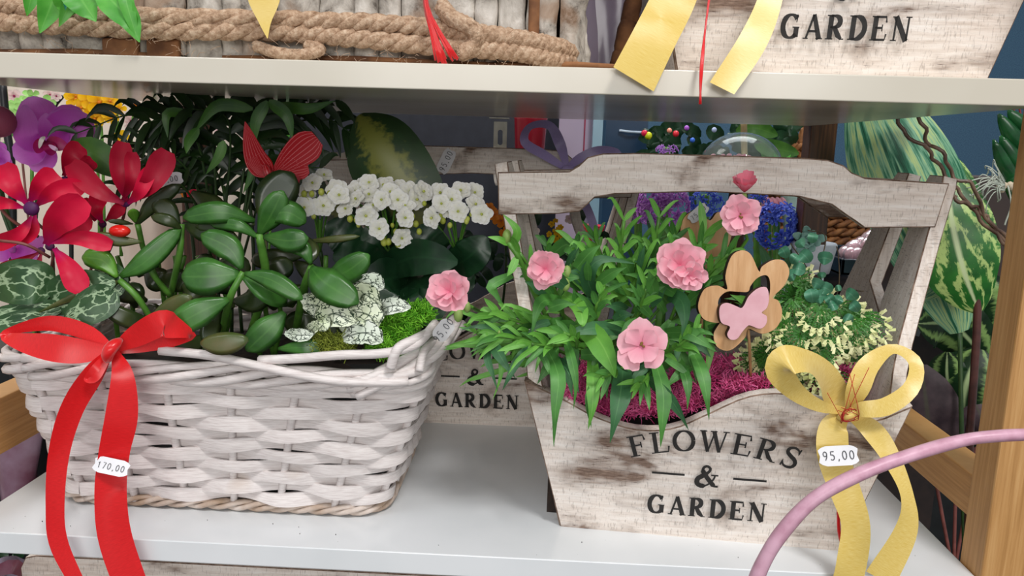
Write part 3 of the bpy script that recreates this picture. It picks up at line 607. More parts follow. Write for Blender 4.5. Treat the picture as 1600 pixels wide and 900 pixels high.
# ---- cyclamen
cy = thing('cyclamen', 'crimson cyclamen with silver marbled leaves at the left end of the wicker basket', 'plant', pt(60, 520, .06))
J7 = (-1, -.7, -.35, 0, .35, .7, 1)
L(cy, [(112, 246, .09), (145, 240, .08), (190, 275, .08)], 50, M_PALML, prof='heart', cup=.2, nu=12, cols=J7)
for pts, w_ in (([(85, 448, .03), (40, 440, .02), (-25, 448, .03)], 74), ([(70, 480, .03), (115, 455, .025), (180, 440, .03)], 66), ([(180, 455, .03), (150, 475, .02), (102, 502, .015)], 58), ([(100, 478, .03), (50, 486, .02), (-20, 492, .02)], 34),
                ([(90, 492, .028), (40, 500, .016), (-25, 512, .014)], 36), ([(150, 420, .04), (170, 440, .035), (188, 462, .035)], 60)):
    L(cy, pts, w_, M_CYL, prof='heart', cup=.18, nu=12, cols=J7, wave=.05)
def Fp(par, pts, w_, mat, roll=0, cup=.35, wave=.10): return L(par, pts, w_, mat, prof='petal', roll=roll, cup=cup, nu=12, cols=J5, wave=wave, name='petal')
def flower(root, name, petals, mat, eye=None, er=6, em=None):
    f = G(); c = pt(*eye); f.ball(c, m(er, eye[2]), 12, 6, (1, .6, .9)); o = f.make(name, em or M_CYE, root)
    for p in petals: q = Fp(root, p[0], p[1], p[2] if len(p) > 2 else mat, roll=p[3] if len(p) > 3 else 0, cup=p[4] if len(p) > 4 else .35); q.parent = o
    return o
d = .03
flower(cy, 'flower', [([(72, 382, d), (92, 345, d-.012), (134, 312, d-.012)], 66), ([(74, 380, d), (122, 372, d-.006), (175, 384, d)], 36), ([(85, 388, d), (108, 420, d-.008), (128, 456, d-.01)], 48), ([(78, 380, d+.01), (110, 350, d+.008), (140, 335, d+.01)], 60, M_CYPD)], M_CYP, (78, 385, d+.004), 8)
d = .035
flower(cy, 'flower', [([(42, 318, d), (18, 290, d-.006), (2, 258, d)], 50), ([(46, 315, d), (66, 290, d-.006), (90, 272, d)], 50), ([(38, 325, d), (10, 318, d-.006), (-22, 316, d)], 30), ([(50, 338, d), (30, 365, d-.006), (-12, 385, d)], 34),
                      ([(56, 322, d), (85, 300, d-.008), (130, 292, d)], 42), ([(55, 335, d), (52, 360, d), (30, 375, d)], 30)], M_CYP, (49, 326, d-.008), 13)
d = .04
flower(cy, 'flower', [([(194, 318, d), (152, 296, d-.006), (110, 256, d)], 46, M_CYPD), ([(198, 315, d), (186, 270, d-.006), (193, 222, d)], 40, M_CYPD), ([(202, 316, d), (236, 285, d-.008), (262, 236, d)], 50, M_CYPD), ([(192, 312, d), (206, 280, d-.01), (206, 238, d-.004)], 30, M_CYPD), ([(200, 318, d), (218, 300, d-.01), (235, 262, d-.006)], 30, M_CYP)], M_CYPD, (196, 316, d+.004), 9)
d = .045
flower(cy, 'flower', [([(160, 348, d), (150, 325, d-.006), (158, 300, d)], 34, M_CYP), ([(165, 345, d), (178, 335, d), (192, 320, d)], 26, M_CYPD), ([(150, 345, d), (135, 330, d), (128, 310, d)], 34, M_CYPD)], M_CYPD, (160, 350, d+.005), 7)
flower(cy, 'flower', [([(100, 275, .05), (110, 245, .045), (128, 228, .05)], 40, M_CYPD), ([(108, 280, .05), (130, 262, .045), (145, 250, .05)], 32, M_CYPD)], M_CYPD, (102, 282, .055), 8)
flower(cy, 'flower', [([(65, 395, .045), (55, 425, .04), (40, 440, .04)], 26, M_CYPD), ([(60, 395, .045), (30, 410, .04), (0, 422, .045)], 26, M_CYPD)], M_CYPD, (64, 392, .05), 7)
for P in ([(84, 392, .045), (80, 420, .05), (62, 500, .07)], [(55, 345, .045), (80, 380, .05), (85, 480, .07)], [(196, 322, .05), (185, 360, .055), (120, 500, .08)], [(0, 325, .05), (20, 345, .05), (60, 370, .06)], [(0, 376, .025), (40, 382, .025), (78, 402, .035)], [(160, 352, .05), (150, 400, .06), (110, 500, .08)]): T(cy, P, 2.6, M_STEMR)
# ---- orchid
oc = thing('orchid', 'bright purple orchid blooming behind the red cyclamen, under the upper shelf', 'plant', pt(60, 500, .14))
d = .12
def op(pts, w_, par, mat=M_ORP, prof='oval', cup=.15, roll=0): q = L(par, pts, w_, mat, prof=prof, cup=cup, nu=12, cols=J5, name='petal', wave=.08, roll=roll); return q
def orch(cx, cy_, s, lst, d=.12):
    f = G(); f.ball(pt(cx, cy_, d-.006), m(6*s, d), 10, 6); o = f.make('flower', M_ORP, oc)
    for pts, w_, mat in lst: op([(cx+a*s, cy_+b*s, d+k) for a, b, k in pts], w_*s, o, mat).parent = o
orch(74, 219, .92, [([(0, 0, .01), (-14, -38, .008), (-28, -74, .012)], 66, M_ORP), ([(0, 0, .004), (40, -22, -.006), (76, 4, 0)], 66, M_ORP), ([(2, -2, .006), (35, -35, -.004), (62, -30, 0)], 50, M_ORP), ([(-6, 6, .0), (-32, -6, -.008), (-38, -60, -.004)], 44, M_ORP), ([(-4, 6, .0), (-30, 18, -.006), (-56, 30, 0)], 48, M_ORP),
                  ([(-4, 6, .006), (-8, 30, .004), (-25, 52, .004)], 44, M_ORP), ([(0, 4, .004), (-2, -22, -.006), (-2, -46, -.008)], 26, M_ORP), ([(-2, 2, -.022), (14, 6, -.026), (36, 12, -.024)], 24, M_ORL), ([(-2, 2, -.022), (-12, 8, -.026), (-18, 22, -.024)], 20, M_ORL), ([(0, 2, -.024), (4, 12, -.030), (8, 26, -.026)], 20, M_ORL), ([(-4, -6, -.026), (-10, 0, -.030), (-14, 14, -.028)], 7, M_WHITE), ([(2, 8, -.030), (12, 14, -.032), (18, 18, -.030)], 7, M_PWL)])
orch(-6, 248, .8, [([(0, 0, 0), (10, -6, 0), (26, -12, 0)], 46, M_ORP), ([(0, 0, 0), (12, 10, 0), (22, 26, 0)], 36, M_ORP), ([(0, 0, 0), (6, -20, 0), (4, -34, 0)], 26, M_ORP)])
orch(20, 390, 1, [([(0, 0, 0), (18, 4, 0), (48, -20, 0)], 36, M_ORP), ([(0, 0, 0), (15, 10, 0), (40, 14, 0)], 30, M_ORP), ([(0, 0, 0), (-15, 2, 0), (-38, 12, 0)], 36, M_ORP)], .07)
g = G(); g.ball(pt(-2, 190, .10), m(26, .10), 16, 10, (1, .9, .95)); g.make('bud', petalmat('dusky_pink_bud', '#8f3f5c', '#a34c6a', '#b8647f', .5, .1, lines=False), oc)
T(oc, [(76, 245, .135), (60, 300, .15), (50, 420, .15), (60, 540, .14)], 4, M_STEMD); T(oc, [(-6, 248, .13), (10, 330, .15), (50, 440, .15)], 3.5, M_STEMD); T(oc, [(20, 392, .08), (40, 440, .1), (60, 520, .13)], 3.5, M_STEMD); T(oc, [(-2, 195, .11), (-4, 300, .15), (30, 400, .15)], 3, M_STEMD)
# ---- palm
pm = thing('parlour_palm', 'dark feathery palm with arching fronds at the back of the wicker basket', 'plant', pt(350, 470, .16))
def frond(root, pts, n, lpx, wpx, mat, droop=.5, side=(1, -1), start=.25, sp=1.0, name='frond'):
    P = cm([pt(*q) for q in pts], 24); ym = pts[1][2]; g = G(); g.tube(P, lambda t: m(2.4, ym)*(1-.6*t), 5); root_f = g.make(name, M_STEMD, root); k = m(1, ym)
    for i in range(n):
        t = start+(1-start)*(i/(n-1)); a = P[min(23, int(t*23))]; tg = (P[min(23, int(t*23)+1)]-P[max(0, int(t*23)-1)]).normalized(); vw = (CAM-a).normalized(); sd = tg.cross(vw).normalized()
        for s in side:
            l = lpx*k*(1-.45*abs(t-.45)*1.6)*R(.8, 1.1); d0 = (tg*(.55+.5*t)+sd*s*sp+vw*R(-.4, .4)).normalized(); dn = V((0, 0, -1))
            Q = [a, a+d0*l*.35, a+d0*l*.7+dn*l*.12*droop, a+d0*l*.95+dn*l*.4*droop]
            q = leaf(Q, wpx*k*R(.8, 1.1), mat, root, prof='lance', nu=7, cols=(-1, 0, 1), cup=.25, roll=R(-.6, .6), name='leaflet'); q.parent = root_f
ya = .13
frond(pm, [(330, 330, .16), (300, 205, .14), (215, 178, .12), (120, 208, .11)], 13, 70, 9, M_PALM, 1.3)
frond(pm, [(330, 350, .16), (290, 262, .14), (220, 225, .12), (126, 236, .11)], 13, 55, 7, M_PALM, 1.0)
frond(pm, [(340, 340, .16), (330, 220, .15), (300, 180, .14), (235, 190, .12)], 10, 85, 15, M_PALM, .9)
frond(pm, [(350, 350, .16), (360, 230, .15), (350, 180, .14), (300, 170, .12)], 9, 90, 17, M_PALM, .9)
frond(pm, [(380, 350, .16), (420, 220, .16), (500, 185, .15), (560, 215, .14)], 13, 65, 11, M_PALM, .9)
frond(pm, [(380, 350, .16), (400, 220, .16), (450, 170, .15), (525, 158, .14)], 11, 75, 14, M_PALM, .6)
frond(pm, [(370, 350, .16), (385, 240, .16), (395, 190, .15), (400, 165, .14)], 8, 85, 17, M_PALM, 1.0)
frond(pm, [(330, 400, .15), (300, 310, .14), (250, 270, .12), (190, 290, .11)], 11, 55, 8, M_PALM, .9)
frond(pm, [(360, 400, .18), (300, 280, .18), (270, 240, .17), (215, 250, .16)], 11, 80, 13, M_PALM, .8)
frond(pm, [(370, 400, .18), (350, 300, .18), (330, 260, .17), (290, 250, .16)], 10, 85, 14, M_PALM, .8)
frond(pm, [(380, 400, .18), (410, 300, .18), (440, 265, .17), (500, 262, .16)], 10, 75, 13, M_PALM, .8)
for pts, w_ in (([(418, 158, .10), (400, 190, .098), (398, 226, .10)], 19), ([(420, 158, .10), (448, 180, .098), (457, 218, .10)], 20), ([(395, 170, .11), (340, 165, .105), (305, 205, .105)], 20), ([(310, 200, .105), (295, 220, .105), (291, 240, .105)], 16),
                ([(430, 165, .11), (480, 170, .105), (522, 158, .105)], 18), ([(350, 220, .10), (342, 245, .1), (322, 272, .10)], 16), ([(398, 240, .1), (392, 275, .1), (380, 302, .1)], 12), ([(300, 180, .12), (262, 178, .11), (262, 215, .11)], 16), ([(255, 335, .09), (240, 320, .09), (220, 330, .09)], 14)):
    L(pm, pts, w_, M_PALML, prof='lance', cup=.3, nu=10, name='leaflet', roll=R(-.3, .3))
for x in (330, 345, 362, 378, 395, 300): T(pm, [(x, 520, .16), (x+R(-8, 8), 400, .165), (x+R(-15, 15), 290, .165)], 3, M_STEMD)
# ---- butterfly pick
bf = thing('butterfly_pick', 'red glittery butterfly decoration on a stick above the thick leaves', 'decoration', pt(418, 420, .085))
M_BF = NT('red_glitter_wing'); _uv, _u, _v, _av = uvsplit(M_BF)
_w = M_BF.math('ADD', M_BF.math('MULTIPLY', M_BF.math('SINE', M_BF.math('MULTIPLY', _v, 50.)), .5), .5)
_d = M_BF.n('ShaderNodeTexVoronoi', {'Vector': M_BF.n('ShaderNodeMapping', {0: _uv, 'Scale': (26, 20, 1)}).outputs[0], 'Scale': 1.0}).outputs[0]
_f = M_BF.math('MAXIMUM', M_BF.ramp(_w, [(.92, 0.), (.99, .6)]), M_BF.math('MULTIPLY', M_BF.ramp(_d, [(.16, .7), (.22, 0.)]), M_BF.ramp(_u, [(.5, 1.), (.62, 0.)])))
M_BF = M_BF.fin(M_BF.mix(_f, '#9c0814', '#dc8488'), .4, .5)
d = .075
def wing(pts, w_, roll, prof='petal'): return L(bf, pts, w_, M_BF, prof=prof, roll=roll, cup=.1, nu=14, cols=J7, name='wing')
wing([(420, 275, d), (400, 245, d-.004), (383, 190, d-.01)], 44, .55, 'lance'); wing([(424, 276, d), (455, 248, d-.004), (496, 216, d-.008)], 62, 0); wing([(424, 278, d), (452, 268, d-.002), (482, 262, d-.004)], 40, 0); wing([(418, 278, d), (402, 262, d-.002), (394, 246, d-.004)], 26, .4)
wing([(424, 280, d), (446, 278, d-.002), (468, 284, d-.004)], 26, 0)
g = G(); g.tube(cm([pt(414, 258, d-.004), pt(419, 272, d-.006), pt(421, 285, d-.004)], 8), [.0012, .0022, .0028, .0028, .0026, .0022, .0018, .001], 8); g.make('body', M_BF, bf); T(bf, [(420, 285, d), (416, 340, .09), (416, 470, .10)], 2, plain('pick_stick', '#8a8a5a', '#9c9a6a'), 'stick')
# ---- dieffenbachia
df = thing('dieffenbachia', 'large dark green leaf with yellow blotched centre rising behind the white flowers', 'plant', pt(600, 470, .15))
L(df, [(640, 400, .13), (640, 330, .125), (590, 230, .13), (560, 180, .14)], 128, M_DIEF, prof='oval', cup=-.25, nu=20, cols=J7, roll=.15)
L(df, [(560, 420, .17), (530, 340, .17), (510, 290, .17)], 70, M_DIEF, prof='oval', cup=-.2, nu=14, cols=J7, roll=.8)
T(df, [(640, 400, .135), (625, 440, .14), (600, 500, .15)], 6, M_STEMD)
# ---- kalanchoe
kl = thing('white_kalanchoe', 'kalanchoe with clusters of double white flowers above scalloped dark leaves', 'plant', pt(610, 480, .12))
def rosette(g, c, R_, nrm, layers=((1, 5, .12), (.86, 5, .32), (.58, 5, .75)), mat=None, wid=.82):
    nrm = nrm.normalized(); x = nrm.orthogonal().normalized(); y = nrm.cross(x); a0 = R(0, 6)
    for rad, n, lift in layers:
        for i in range(n):
            a = a0+2*pi*i/n+R(-.12, .12); dd = x*cos(a)+y*sin(a); s = -x*sin(a)+y*cos(a); rr = R_*rad*R(.92, 1.08); rows = []
            for t, w_ in ((.08, .18), (.4, .75), (.75, 1), (.93, .66), (1.04, .12)):
                base = c+dd*rr*t+nrm*(lift*rr*t*(1.1-.6*t)+.18*rr*(1-rad/R_*0-rad)*0); rows.append([base+s*k*wid*rr*.5*w_+nrm*(.10*rr*abs(k)) for k in (-1, 0, 1)])
            g.grid(rows)
        a0 += pi/n
fl = [(489, 287), (506, 275), (505, 322), (475, 325), (526, 297), (530, 306), (541, 327), (571, 336), (557, 312), (577, 305), (597, 312), (622, 312), (577, 286), (600, 291), (624, 295), (650, 312), (592, 357), (627, 371), (676, 340), (689, 302), (705, 312), (716, 330), (742, 320), (720, 299), (742, 301), (752, 334), (555, 300), (610, 300), (640, 300), (545, 306), (585, 322), (660, 300), (700, 326), (632, 340), (480, 300), (565, 296), (633, 322), (690, 318)]
for i, (x, y) in enumerate(fl):
    d = R(.085, .10)+(.012 if y < 305 else 0)-(.01 if y > 330 else 0); c = pt(x, y, d); nn = (CAM-c).normalized()+V((R(-.5, .5), R(-.2, .2), R(-.1, .7)))+V(((x-(500 if x < 540 else 600 if x < 668 else 715))*.008, 0, (315-y)*.012))
    g = G(); rr = m(R(15.5, 19), d); rosette(g, c, rr, nn); o = g.make('flower', M_WHITE, kl); g = G(); g.ball(c+nn.normalized()*rr*.22, rr*.12, 6, 4); g.make('flower_centre', M_BUDG, kl).parent = o
for x, y in [(475, 303), (487, 303), (470, 310), (502, 300), (547, 342), (556, 344), (607, 378), (613, 352), (622, 382), (692, 345), (703, 352), (737, 335), (729, 346), (650, 350), (655, 362), (598, 373), (480, 312), (515, 303), (490, 338), (560, 352), (645, 338), (663, 318), (688, 338), (731, 342), (600, 379), (618, 362)]:
    g = G(); g.ball(pt(x, y, .09), m(R(3.5, 5.5), .09), 8, 6, (1, 1, 1.2)); g.make('bud', M_BUDG, kl)
for x, y in fl[::2]+[(600, 350), (700, 350), (500, 340)]: cx = 500 if x < 540 else 610 if x < 668 else 715; T(kl, [(x, y+3, .105), ((x+cx)/2, y+28, .11), (cx, 395, .12)], 1.8, M_STEMG)
for x, x2 in ((500, 520), (610, 600), (715, 660)): T(kl, [(x, 392, .12), ((x+x2)/2, 440, .125), (x2, 520, .13)], 3.6, M_STEMD)
for pts, w_ in (([(600, 420, .12), (560, 405, .10), (520, 400, .09)], 60), ([(600, 420, .12), (650, 402, .09), (715, 410, .08)], 58), ([(640, 430, .12), (600, 440, .09), (580, 480, .08)], 70), ([(640, 430, .12), (660, 450, .09), (690, 480, .085)], 70), ([(700, 420, .12), (735, 400, .1), (760, 370, .1)], 55),
                ([(690, 400, .12), (670, 380, .1), (640, 360, .1)], 55), ([(560, 400, .12), (540, 370, .11), (510, 350, .11)], 60), ([(600, 400, .12), (590, 380, .11), (570, 355, .11)], 50), ([(620, 470, .11), (660, 480, .085), (700, 470, .09)], 60), ([(560, 460, .12), (600, 470, .1), (640, 500, .09)], 60), ([(700, 430, .13), (720, 440, .11), (740, 450, .11)], 50), ([(700, 400, .12), (740, 390, .11), (765, 400, .1)], 40)):
    L(kl, pts, w_, M_KLEAF, prof='heart', cup=.15, nu=12, cols=J7, wave=.18)
# ---- white splashed leaves
hy = thing('white_splashed_foliage', 'small plant with cream white leaves veined in dark green beside the lime moss', 'plant', pt(540, 560, .06))
d = .03
for pts, w_, mt in (([(515, 500, .04), (497, 478, .035), (473, 480, .03)], 40, M_HYPO), ([(505, 505, .03), (520, 490, .02), (556, 503, .02)], 44, M_HYPO), ([(545, 485, .035), (575, 492, .025), (590, 512, .025)], 44, M_HYPO), ([(560, 490, .04), (568, 460, .035), (596, 478, .03)], 44, M_HYPO),
                    ([(558, 462, .05), (580, 442, .045), (600, 450, .045)], 34, M_HYPOD), ([(535, 528, .025), (570, 520, .018), (598, 534, .018)], 40, M_HYPOD), ([(530, 510, .03), (560, 512, .022), (585, 520, .02)], 36, M_HYPO), ([(445, 520, .03), (470, 524, .02), (490, 522, .02)], 22, M_HYPOD), ([(480, 525, .03), (490, 512, .022), (502, 504, .02)], 20, M_HYPO),
                    ([(590, 488, .04), (612, 478, .03), (642, 480, .03)], 28, M_HYPOD), ([(500, 495, .03), (505, 505, .02), (498, 516, .02)], 24, M_HYPO), ([(470, 465, .045), (500, 478, .04), (520, 495, .035)], 36, M_HYPO), ([(550, 440, .05), (565, 455, .045), (570, 470, .04)], 30, M_HYPOD)):
    L(hy, pts, w_, mt, prof='oval', cup=.3, nu=12, cols=J7, wave=.25, roll=R(-.3, .3))
for x in (500, 540, 570): T(hy, [(x, 490, .04), (x+3, 520, .05), (x, 550, .06)], 2.5, M_STEMG)
def moss(name, label, mat, spots, n, seed=1, ln=.007, inside=None):
    random.seed(seed); g = G()
    for i in range(n):
        px, py, d, rx, ry = random.choice(spots); a = R(0, 2*pi); q = sqrt(random.random()); c = pt(px+rx*q*cos(a), py+ry*q*sin(a), d+R(-.006, .006)*1.0)
        if inside and not inside(c): continue
        dr = ((CAM-c).normalized()*.6+V((R(-1, 1), R(-.3, .3), R(-.2, 1)))).normalized(); base = c-dr*ln*.7
        for b in range(3):
            d2 = (dr+V((R(-.8, .8), R(-.8, .8), R(-.8, .8)))).normalized(); md = base+(dr*.6+d2*.2)*ln*.6
            g.tube([base, md, md+d2*ln*R(.4, .7), md+d2*ln*.8+V((R(-1, 1), R(-1, 1), R(-1, 1)))*ln*.25], .00033, 3, cap=False)
    return tag(g.make(name, mat), label, 'moss', kind='stuff')
moss('lime_moss', 'tuft of bright lime green moss at the right front of the wicker basket', M_MOSSB, [(620, 500, .045, 42, 16), (650, 490, .05, 26, 14), (620, 530, .04, 34, 20), (600, 545, .03, 24, 10)], 1100, 3)
moss('olive_moss', 'small patch of olive green moss below the white splashed leaves', M_MOSSO, [(510, 535, .028, 28, 12), (525, 545, .026, 26, 8)], 420, 4)
random.seed(11)
price(None, 266, 280, .075, '5,00', 40, 20, 8, label='white price label on a cream stem behind the cyclamen')['category'] = 'price label'
# ================================================================= contents of the front planter
M_DI = leafmat('dianthus_leaf', '#34692c', '#55943f', '#6fa856', 'strap', .45); M_DI2 = leafmat('bright_dianthus_leaf', '#4c8c30', '#72b446', '#8cc45e', 'strap', .45); M_DI3 = leafmat('blue_green_leaf', '#2a5834', '#427848', '#5a8e58', 'strap', .45)
M_PINK = petalmat('pink_petal', '#e27a98', '#eea2b4', '#f6c0ca', .6, .22, lines=True); M_PINKD = petalmat('deep_pink_petal', '#d6536f', '#e57088', '#f08fa2', .6, .2)
M_CAL = plain('pale_calyx', '#7d9c4a', '#9bb566', .5); M_EYE = plain('brown_flower_eye', '#6b4a1c', '#8a6a2a', .7)
g = G(); M0 = Matrix.Translation(V((.144, .0365, 0))) @ Matrix.Rotation(-.085, 4, 'Z')
def lp(x, y, z): return M0 @ V((x, y, z))
N_ = 14; g.grid([[lp(-.1+.2*i/N_, .004+.135*j/N_, .068+.004*noise.noise(V((i*.7, j*.7, 0)))) for i in range(N_+1)] for j in range(N_+1)]); g.grid([[lp(-.1+.2*i/N_, .003, .068-.06*j) for i in range(N_+1)] for j in range(2)])
tag(g.make('planter_soil', M_SOIL), 'dark soil inside the lettered front planter', 'soil')
for nm, sp, lab in (('magenta_moss', [(1110, 610, .05, 48, 26), (1085, 590, .06, 40, 20), (1150, 585, .07, 50, 18), (1130, 575, .085, 50, 14), (1170, 600, .045, 40, 8)], 'magenta moss in the middle of the front planter below the wooden flower'),
                    ('magenta_moss', [(925, 598, .055, 60, 14), (900, 590, .06, 40, 22), (960, 605, .05, 60, 16), (1040, 630, .05, 50, 16), (980, 635, .05, 60, 14), (900, 615, .045, 40, 10)], 'magenta moss at the left end of the front planter under the pink flowers'),
                    ('magenta_moss', [(1330, 600, .06, 60, 22), (1345, 580, .08, 44, 18), (1300, 590, .06, 30, 22), (1360, 600, .07, 26, 20)], 'magenta moss at the right end of the front planter behind the yellow bow')):
    moss(nm, lab, M_MOSSP, sp, 1100, len(lab), .009, inside=lambda q: abs((M0.inverted() @ q).x) < .074+.21*max(0, q.z))
random.seed(21)
di = thing('pink_dianthus', 'pink dianthus with strap shaped leaves spilling over the left of the front planter', 'plant', lp(-.04, .06, .07))
def D(pts, w_, mat=None, **k): return L(di, pts, w_, mat or random.choice((M_DI, M_DI, M_DI2, M_DI3)), prof=k.pop('prof', 'strap'), nu=k.pop('nu', 10), cup=k.pop('cup', .3), roll=k.pop('roll', R(-.35, .35)), **k)
for pts, w_ in (([(852, 540, .04), (872, 585, .012), (868, 640, .004), (865, 698, .006)], 25), ([(925, 545, .04), (927, 600, .014), (925, 640, .008), (919, 671, .01)], 22), ([(975, 560, .04), (970, 610, .010), (962, 650, .002), (953, 692, .004)], 34),
                ([(1022, 560, .03), (1036, 610, .008), (1035, 660, .002), (1032, 699, .004)], 25), ([(1005, 585, .03), (1040, 615, .008), (1062, 645, .006), (1076, 672, .008)], 20), ([(1078, 540, .04), (1096, 580, .02), (1104, 620, .012), (1108, 656, .015)], 22),
                ([(870, 560, .03), (890, 575, .015), (900, 600, .012), (905, 615, .015)], 14), ([(930, 470, .05), (918, 430, .035), (940, 405, .03), (992, 412, .035)], 26), ([(880, 460, .05), (905, 480, .03), (910, 505, .02), (908, 510, .02)], 24),
                ([(900, 500, .04), (935, 530, .02), (955, 570, .012), (960, 590, .012)], 40), ([(880, 470, .05), (850, 470, .03), (838, 490, .02), (830, 530, .02)], 22), ([(1045, 460, .05), (1065, 470, .03), (1070, 500, .02), (1065, 525, .02)], 26),
                ([(985, 520, .04), (940, 512, .025), (900, 518, .02), (875, 530, .02)], 22), ([(1040, 520, .04), (1075, 520, .02), (1100, 535, .015), (1120, 550, .015)], 22), ([(880, 500, .05), (860, 510, .03), (868, 530, .025), (872, 538, .025)], 20),
                ([(800, 430, .06), (770, 445, .05), (775, 460, .05), (800, 500, .05)], 18), ([(765, 530, .03), (775, 545, .02), (790, 570, .012), (806, 592, .012)], 20), ([(840, 540, .03), (815, 555, .015), (795, 590, .01), (785, 610, .012)], 15),
                ([(820, 520, .04), (775, 515, .03), (745, 510, .025), (718, 516, .025)], 12), ([(775, 520, .03), (760, 525, .02), (745, 535, .02), (725, 538, .02)], 11), ([(765, 540, .03), (762, 560, .02), (770, 585, .016), (778, 612, .016)], 13), ([(835, 545, .03), (850, 560, .02), (858, 580, .015), (862, 590, .015)], 11),
                ([(885, 535, .03), (893, 560, .015), (900, 600, .01), (896, 640, .012)], 16), ([(1090, 470, .05), (1110, 500, .04), (1108, 560, .035), (1100, 600, .03)], 20), ([(790, 545, .03), (785, 560, .02), (782, 590, .016), (770, 625, .018)], 11),
                ([(940, 590, .03), (925, 610, .012), (920, 640, .01), (924, 668, .012)], 18), ([(1060, 560, .04), (1072, 590, .02), (1075, 615, .015), (1074, 640, .015)], 16), ([(860, 400, .07), (885, 382, .06), (900, 400, .05), (905, 430, .05)], 26)):
    D(pts, w_)
for i in range(16):
    x, y = R(1125, 1200), R(440, 520); a = R(0, 6.3); D([(x, y, .06), (x+14*cos(a), y+12*sin(a), .055), (x+34*cos(a), y+28*sin(a), .055)], R(8, 16), nu=7)
# shoots with paired leaves: (root px,py,y) -> (tip px,py,y), leaf length px
for (b, c, e, n, l, wd) in (((960, 520, .07), (965, 430, .06), (975, 345, .05), 9, 52, 9), ((1000, 520, .07), (1015, 430, .06), (1030, 340, .055), 9, 55, 9), ((930, 520, .07), (915, 440, .06), (900, 385, .055), 8, 46, 10), ((1040, 520, .07), (1075, 430, .06), (1100, 370, .055), 8, 55, 12),
                            ((1060, 520, .07), (1100, 440, .06), (1140, 395, .055), 7, 52, 10), ((880, 520, .06), (820, 505, .04), (765, 490, .03), 7, 46, 11), ((880, 530, .06), (830, 530, .03), (772, 525, .02), 7, 52, 10), ((880, 540, .05), (860, 540, .02), (830, 537, .01), 5, 60, 11),
                            ((900, 520, .07), (850, 450, .06), (812, 395, .05), 5, 40, 11), ((980, 540, .06), (1000, 480, .035), (1010, 450, .03), 6, 46, 10), ((940, 540, .06), (930, 490, .035), (940, 460, .03), 6, 46, 11), ((1020, 560, .05), (1060, 540, .025), (1085, 520, .02), 6, 46, 12),
                            ((900, 550, .05), (900, 530, .02), (880, 520, .015), 5, 44, 11), ((960, 560, .05), (960, 580, .02), (940, 590, .01), 4, 42, 12), ((1020, 570, .05), (1010, 590, .02), (1000, 600, .012), 5, 42, 11), ((980, 500, .07), (940, 400, .07), (930, 370, .07), 7, 40, 8),
                            ((1000, 500, .08), (990, 420, .08), (1000, 380, .08), 7, 50, 8), ((1060, 500, .08), (1050, 420, .08), (1055, 360, .08), 7, 50, 9), ((880, 500, .07), (860, 430, .07), (855, 385, .07), 6, 42, 9), ((840, 530, .05), (780, 540, .035), (745, 520, .03), 5, 36, 8)):
    P = cm([pt(*b), pt(*c), pt(*e)], 14); g = G(); g.tube(P, m(3, c[2]), 5); st_ = g.make('shoot', M_STEMG, di); k = m(1, c[2])
    for i in range(n):
        t = .3+.7*i/(n-1); a = P[int(t*13)]; tg = (P[min(13, int(t*13)+1)]-P[max(0, int(t*13)-1)]).normalized(); vw = (CAM-a).normalized(); sd = tg.cross(vw).normalized(); ax = sd*cos(i*1.9)+vw*sin(i*1.9)*.6
        for s in (1, -1):
            ll = l*k*R(.6, 1.2); d0 = (tg*(.7+.4*t)+ax*s*.75).normalized(); Q = [a, a+d0*ll*.4, a+d0*ll*.75+V((0, 0, -ll*.06)), a+d0*ll+V((0, 0, -ll*R(.1, .3)))]
            leaf(Q, wd*k*R(.65, 1.1), random.choice((M_DI, M_DI2, M_DI2)), di, prof='lance', nu=7, cup=.35, roll=R(-.4, .4)).parent = st_
for i in range(95):
    x, y = R(850, 1100), R(400, 590); a = R(-2.8, -.3) if y < 500 else R(-.6, 3.7); l = R(35, 60); dd = R(.03, .06)
    D([(x, y, dd), (x+l*.5*cos(a), y+l*.5*sin(a), dd-.006), (x+l*cos(a), y+l*sin(a)+8, dd-.008)], R(10, 26), random.choice((M_DI, M_DI3, M_DI)), nu=8)
for i in range(70):
    k_ = i % 3; x0, y0 = (R(930, 1080), R(430, 480)) if k_ else (R(780, 900), R(500, 560)); a = R(-2.4, -.7) if k_ else R(2.6, 4.0); l = R(50, 95); dd = R(.035, .065)
    D([(x0, y0, dd+.01), (x0+l*.5*cos(a), y0+l*.5*sin(a), dd), (x0+l*cos(a)*1.1, y0+l*sin(a)*.9, dd-.004), (x0+l*1.35*cos(a), y0+l*.9*sin(a)+R(4, 14), dd-.005)], R(7, 11), M_DI2, nu=9, prof='lance')
for i in range(40):
    x, y = R(770, 1110), R(400, 580); T(di, [(x, y, .07), ((x+960)/2, (y+560)/2, .075), (960+R(-40, 40), 590, .08)], 2.2, M_STEMG, ns=6)
def petal(c, dd, nn, Ln, Wd, curl, mat, parent, teeth=6):
    dd = dd.normalized(); nn = (nn-dd*nn.dot(dd)).normalized(); s = nn.cross(dd); rows = []; nu, nv = 7, 8; ph = R(0, 6)
    rim = [1+R(-.05, .04) for j in range(nv+1)]
    for i in range(nu+1):
        t = i/nu; row = []
        for j in range(nv+1):
            v = (j/nv-.5)*2; w_ = Wd*.5*(.14+.86*min(1, t*1.15)**.9); rad = Ln*(t*(1-.30*v*v*t))*(1+(rim[j]-1)*t**4)
            row.append(c+dd*rad+s*v*w_+nn*(curl[0]*Ln*t+curl[1]*Ln*t*t+.045*Ln*sin(v*4.5+ph)*t*t+.03*Ln*sin(v*9+ph*2)*t**3))
        rows.append(row)
    g = G(); g.grid(rows); return g.make('petal', mat, parent)
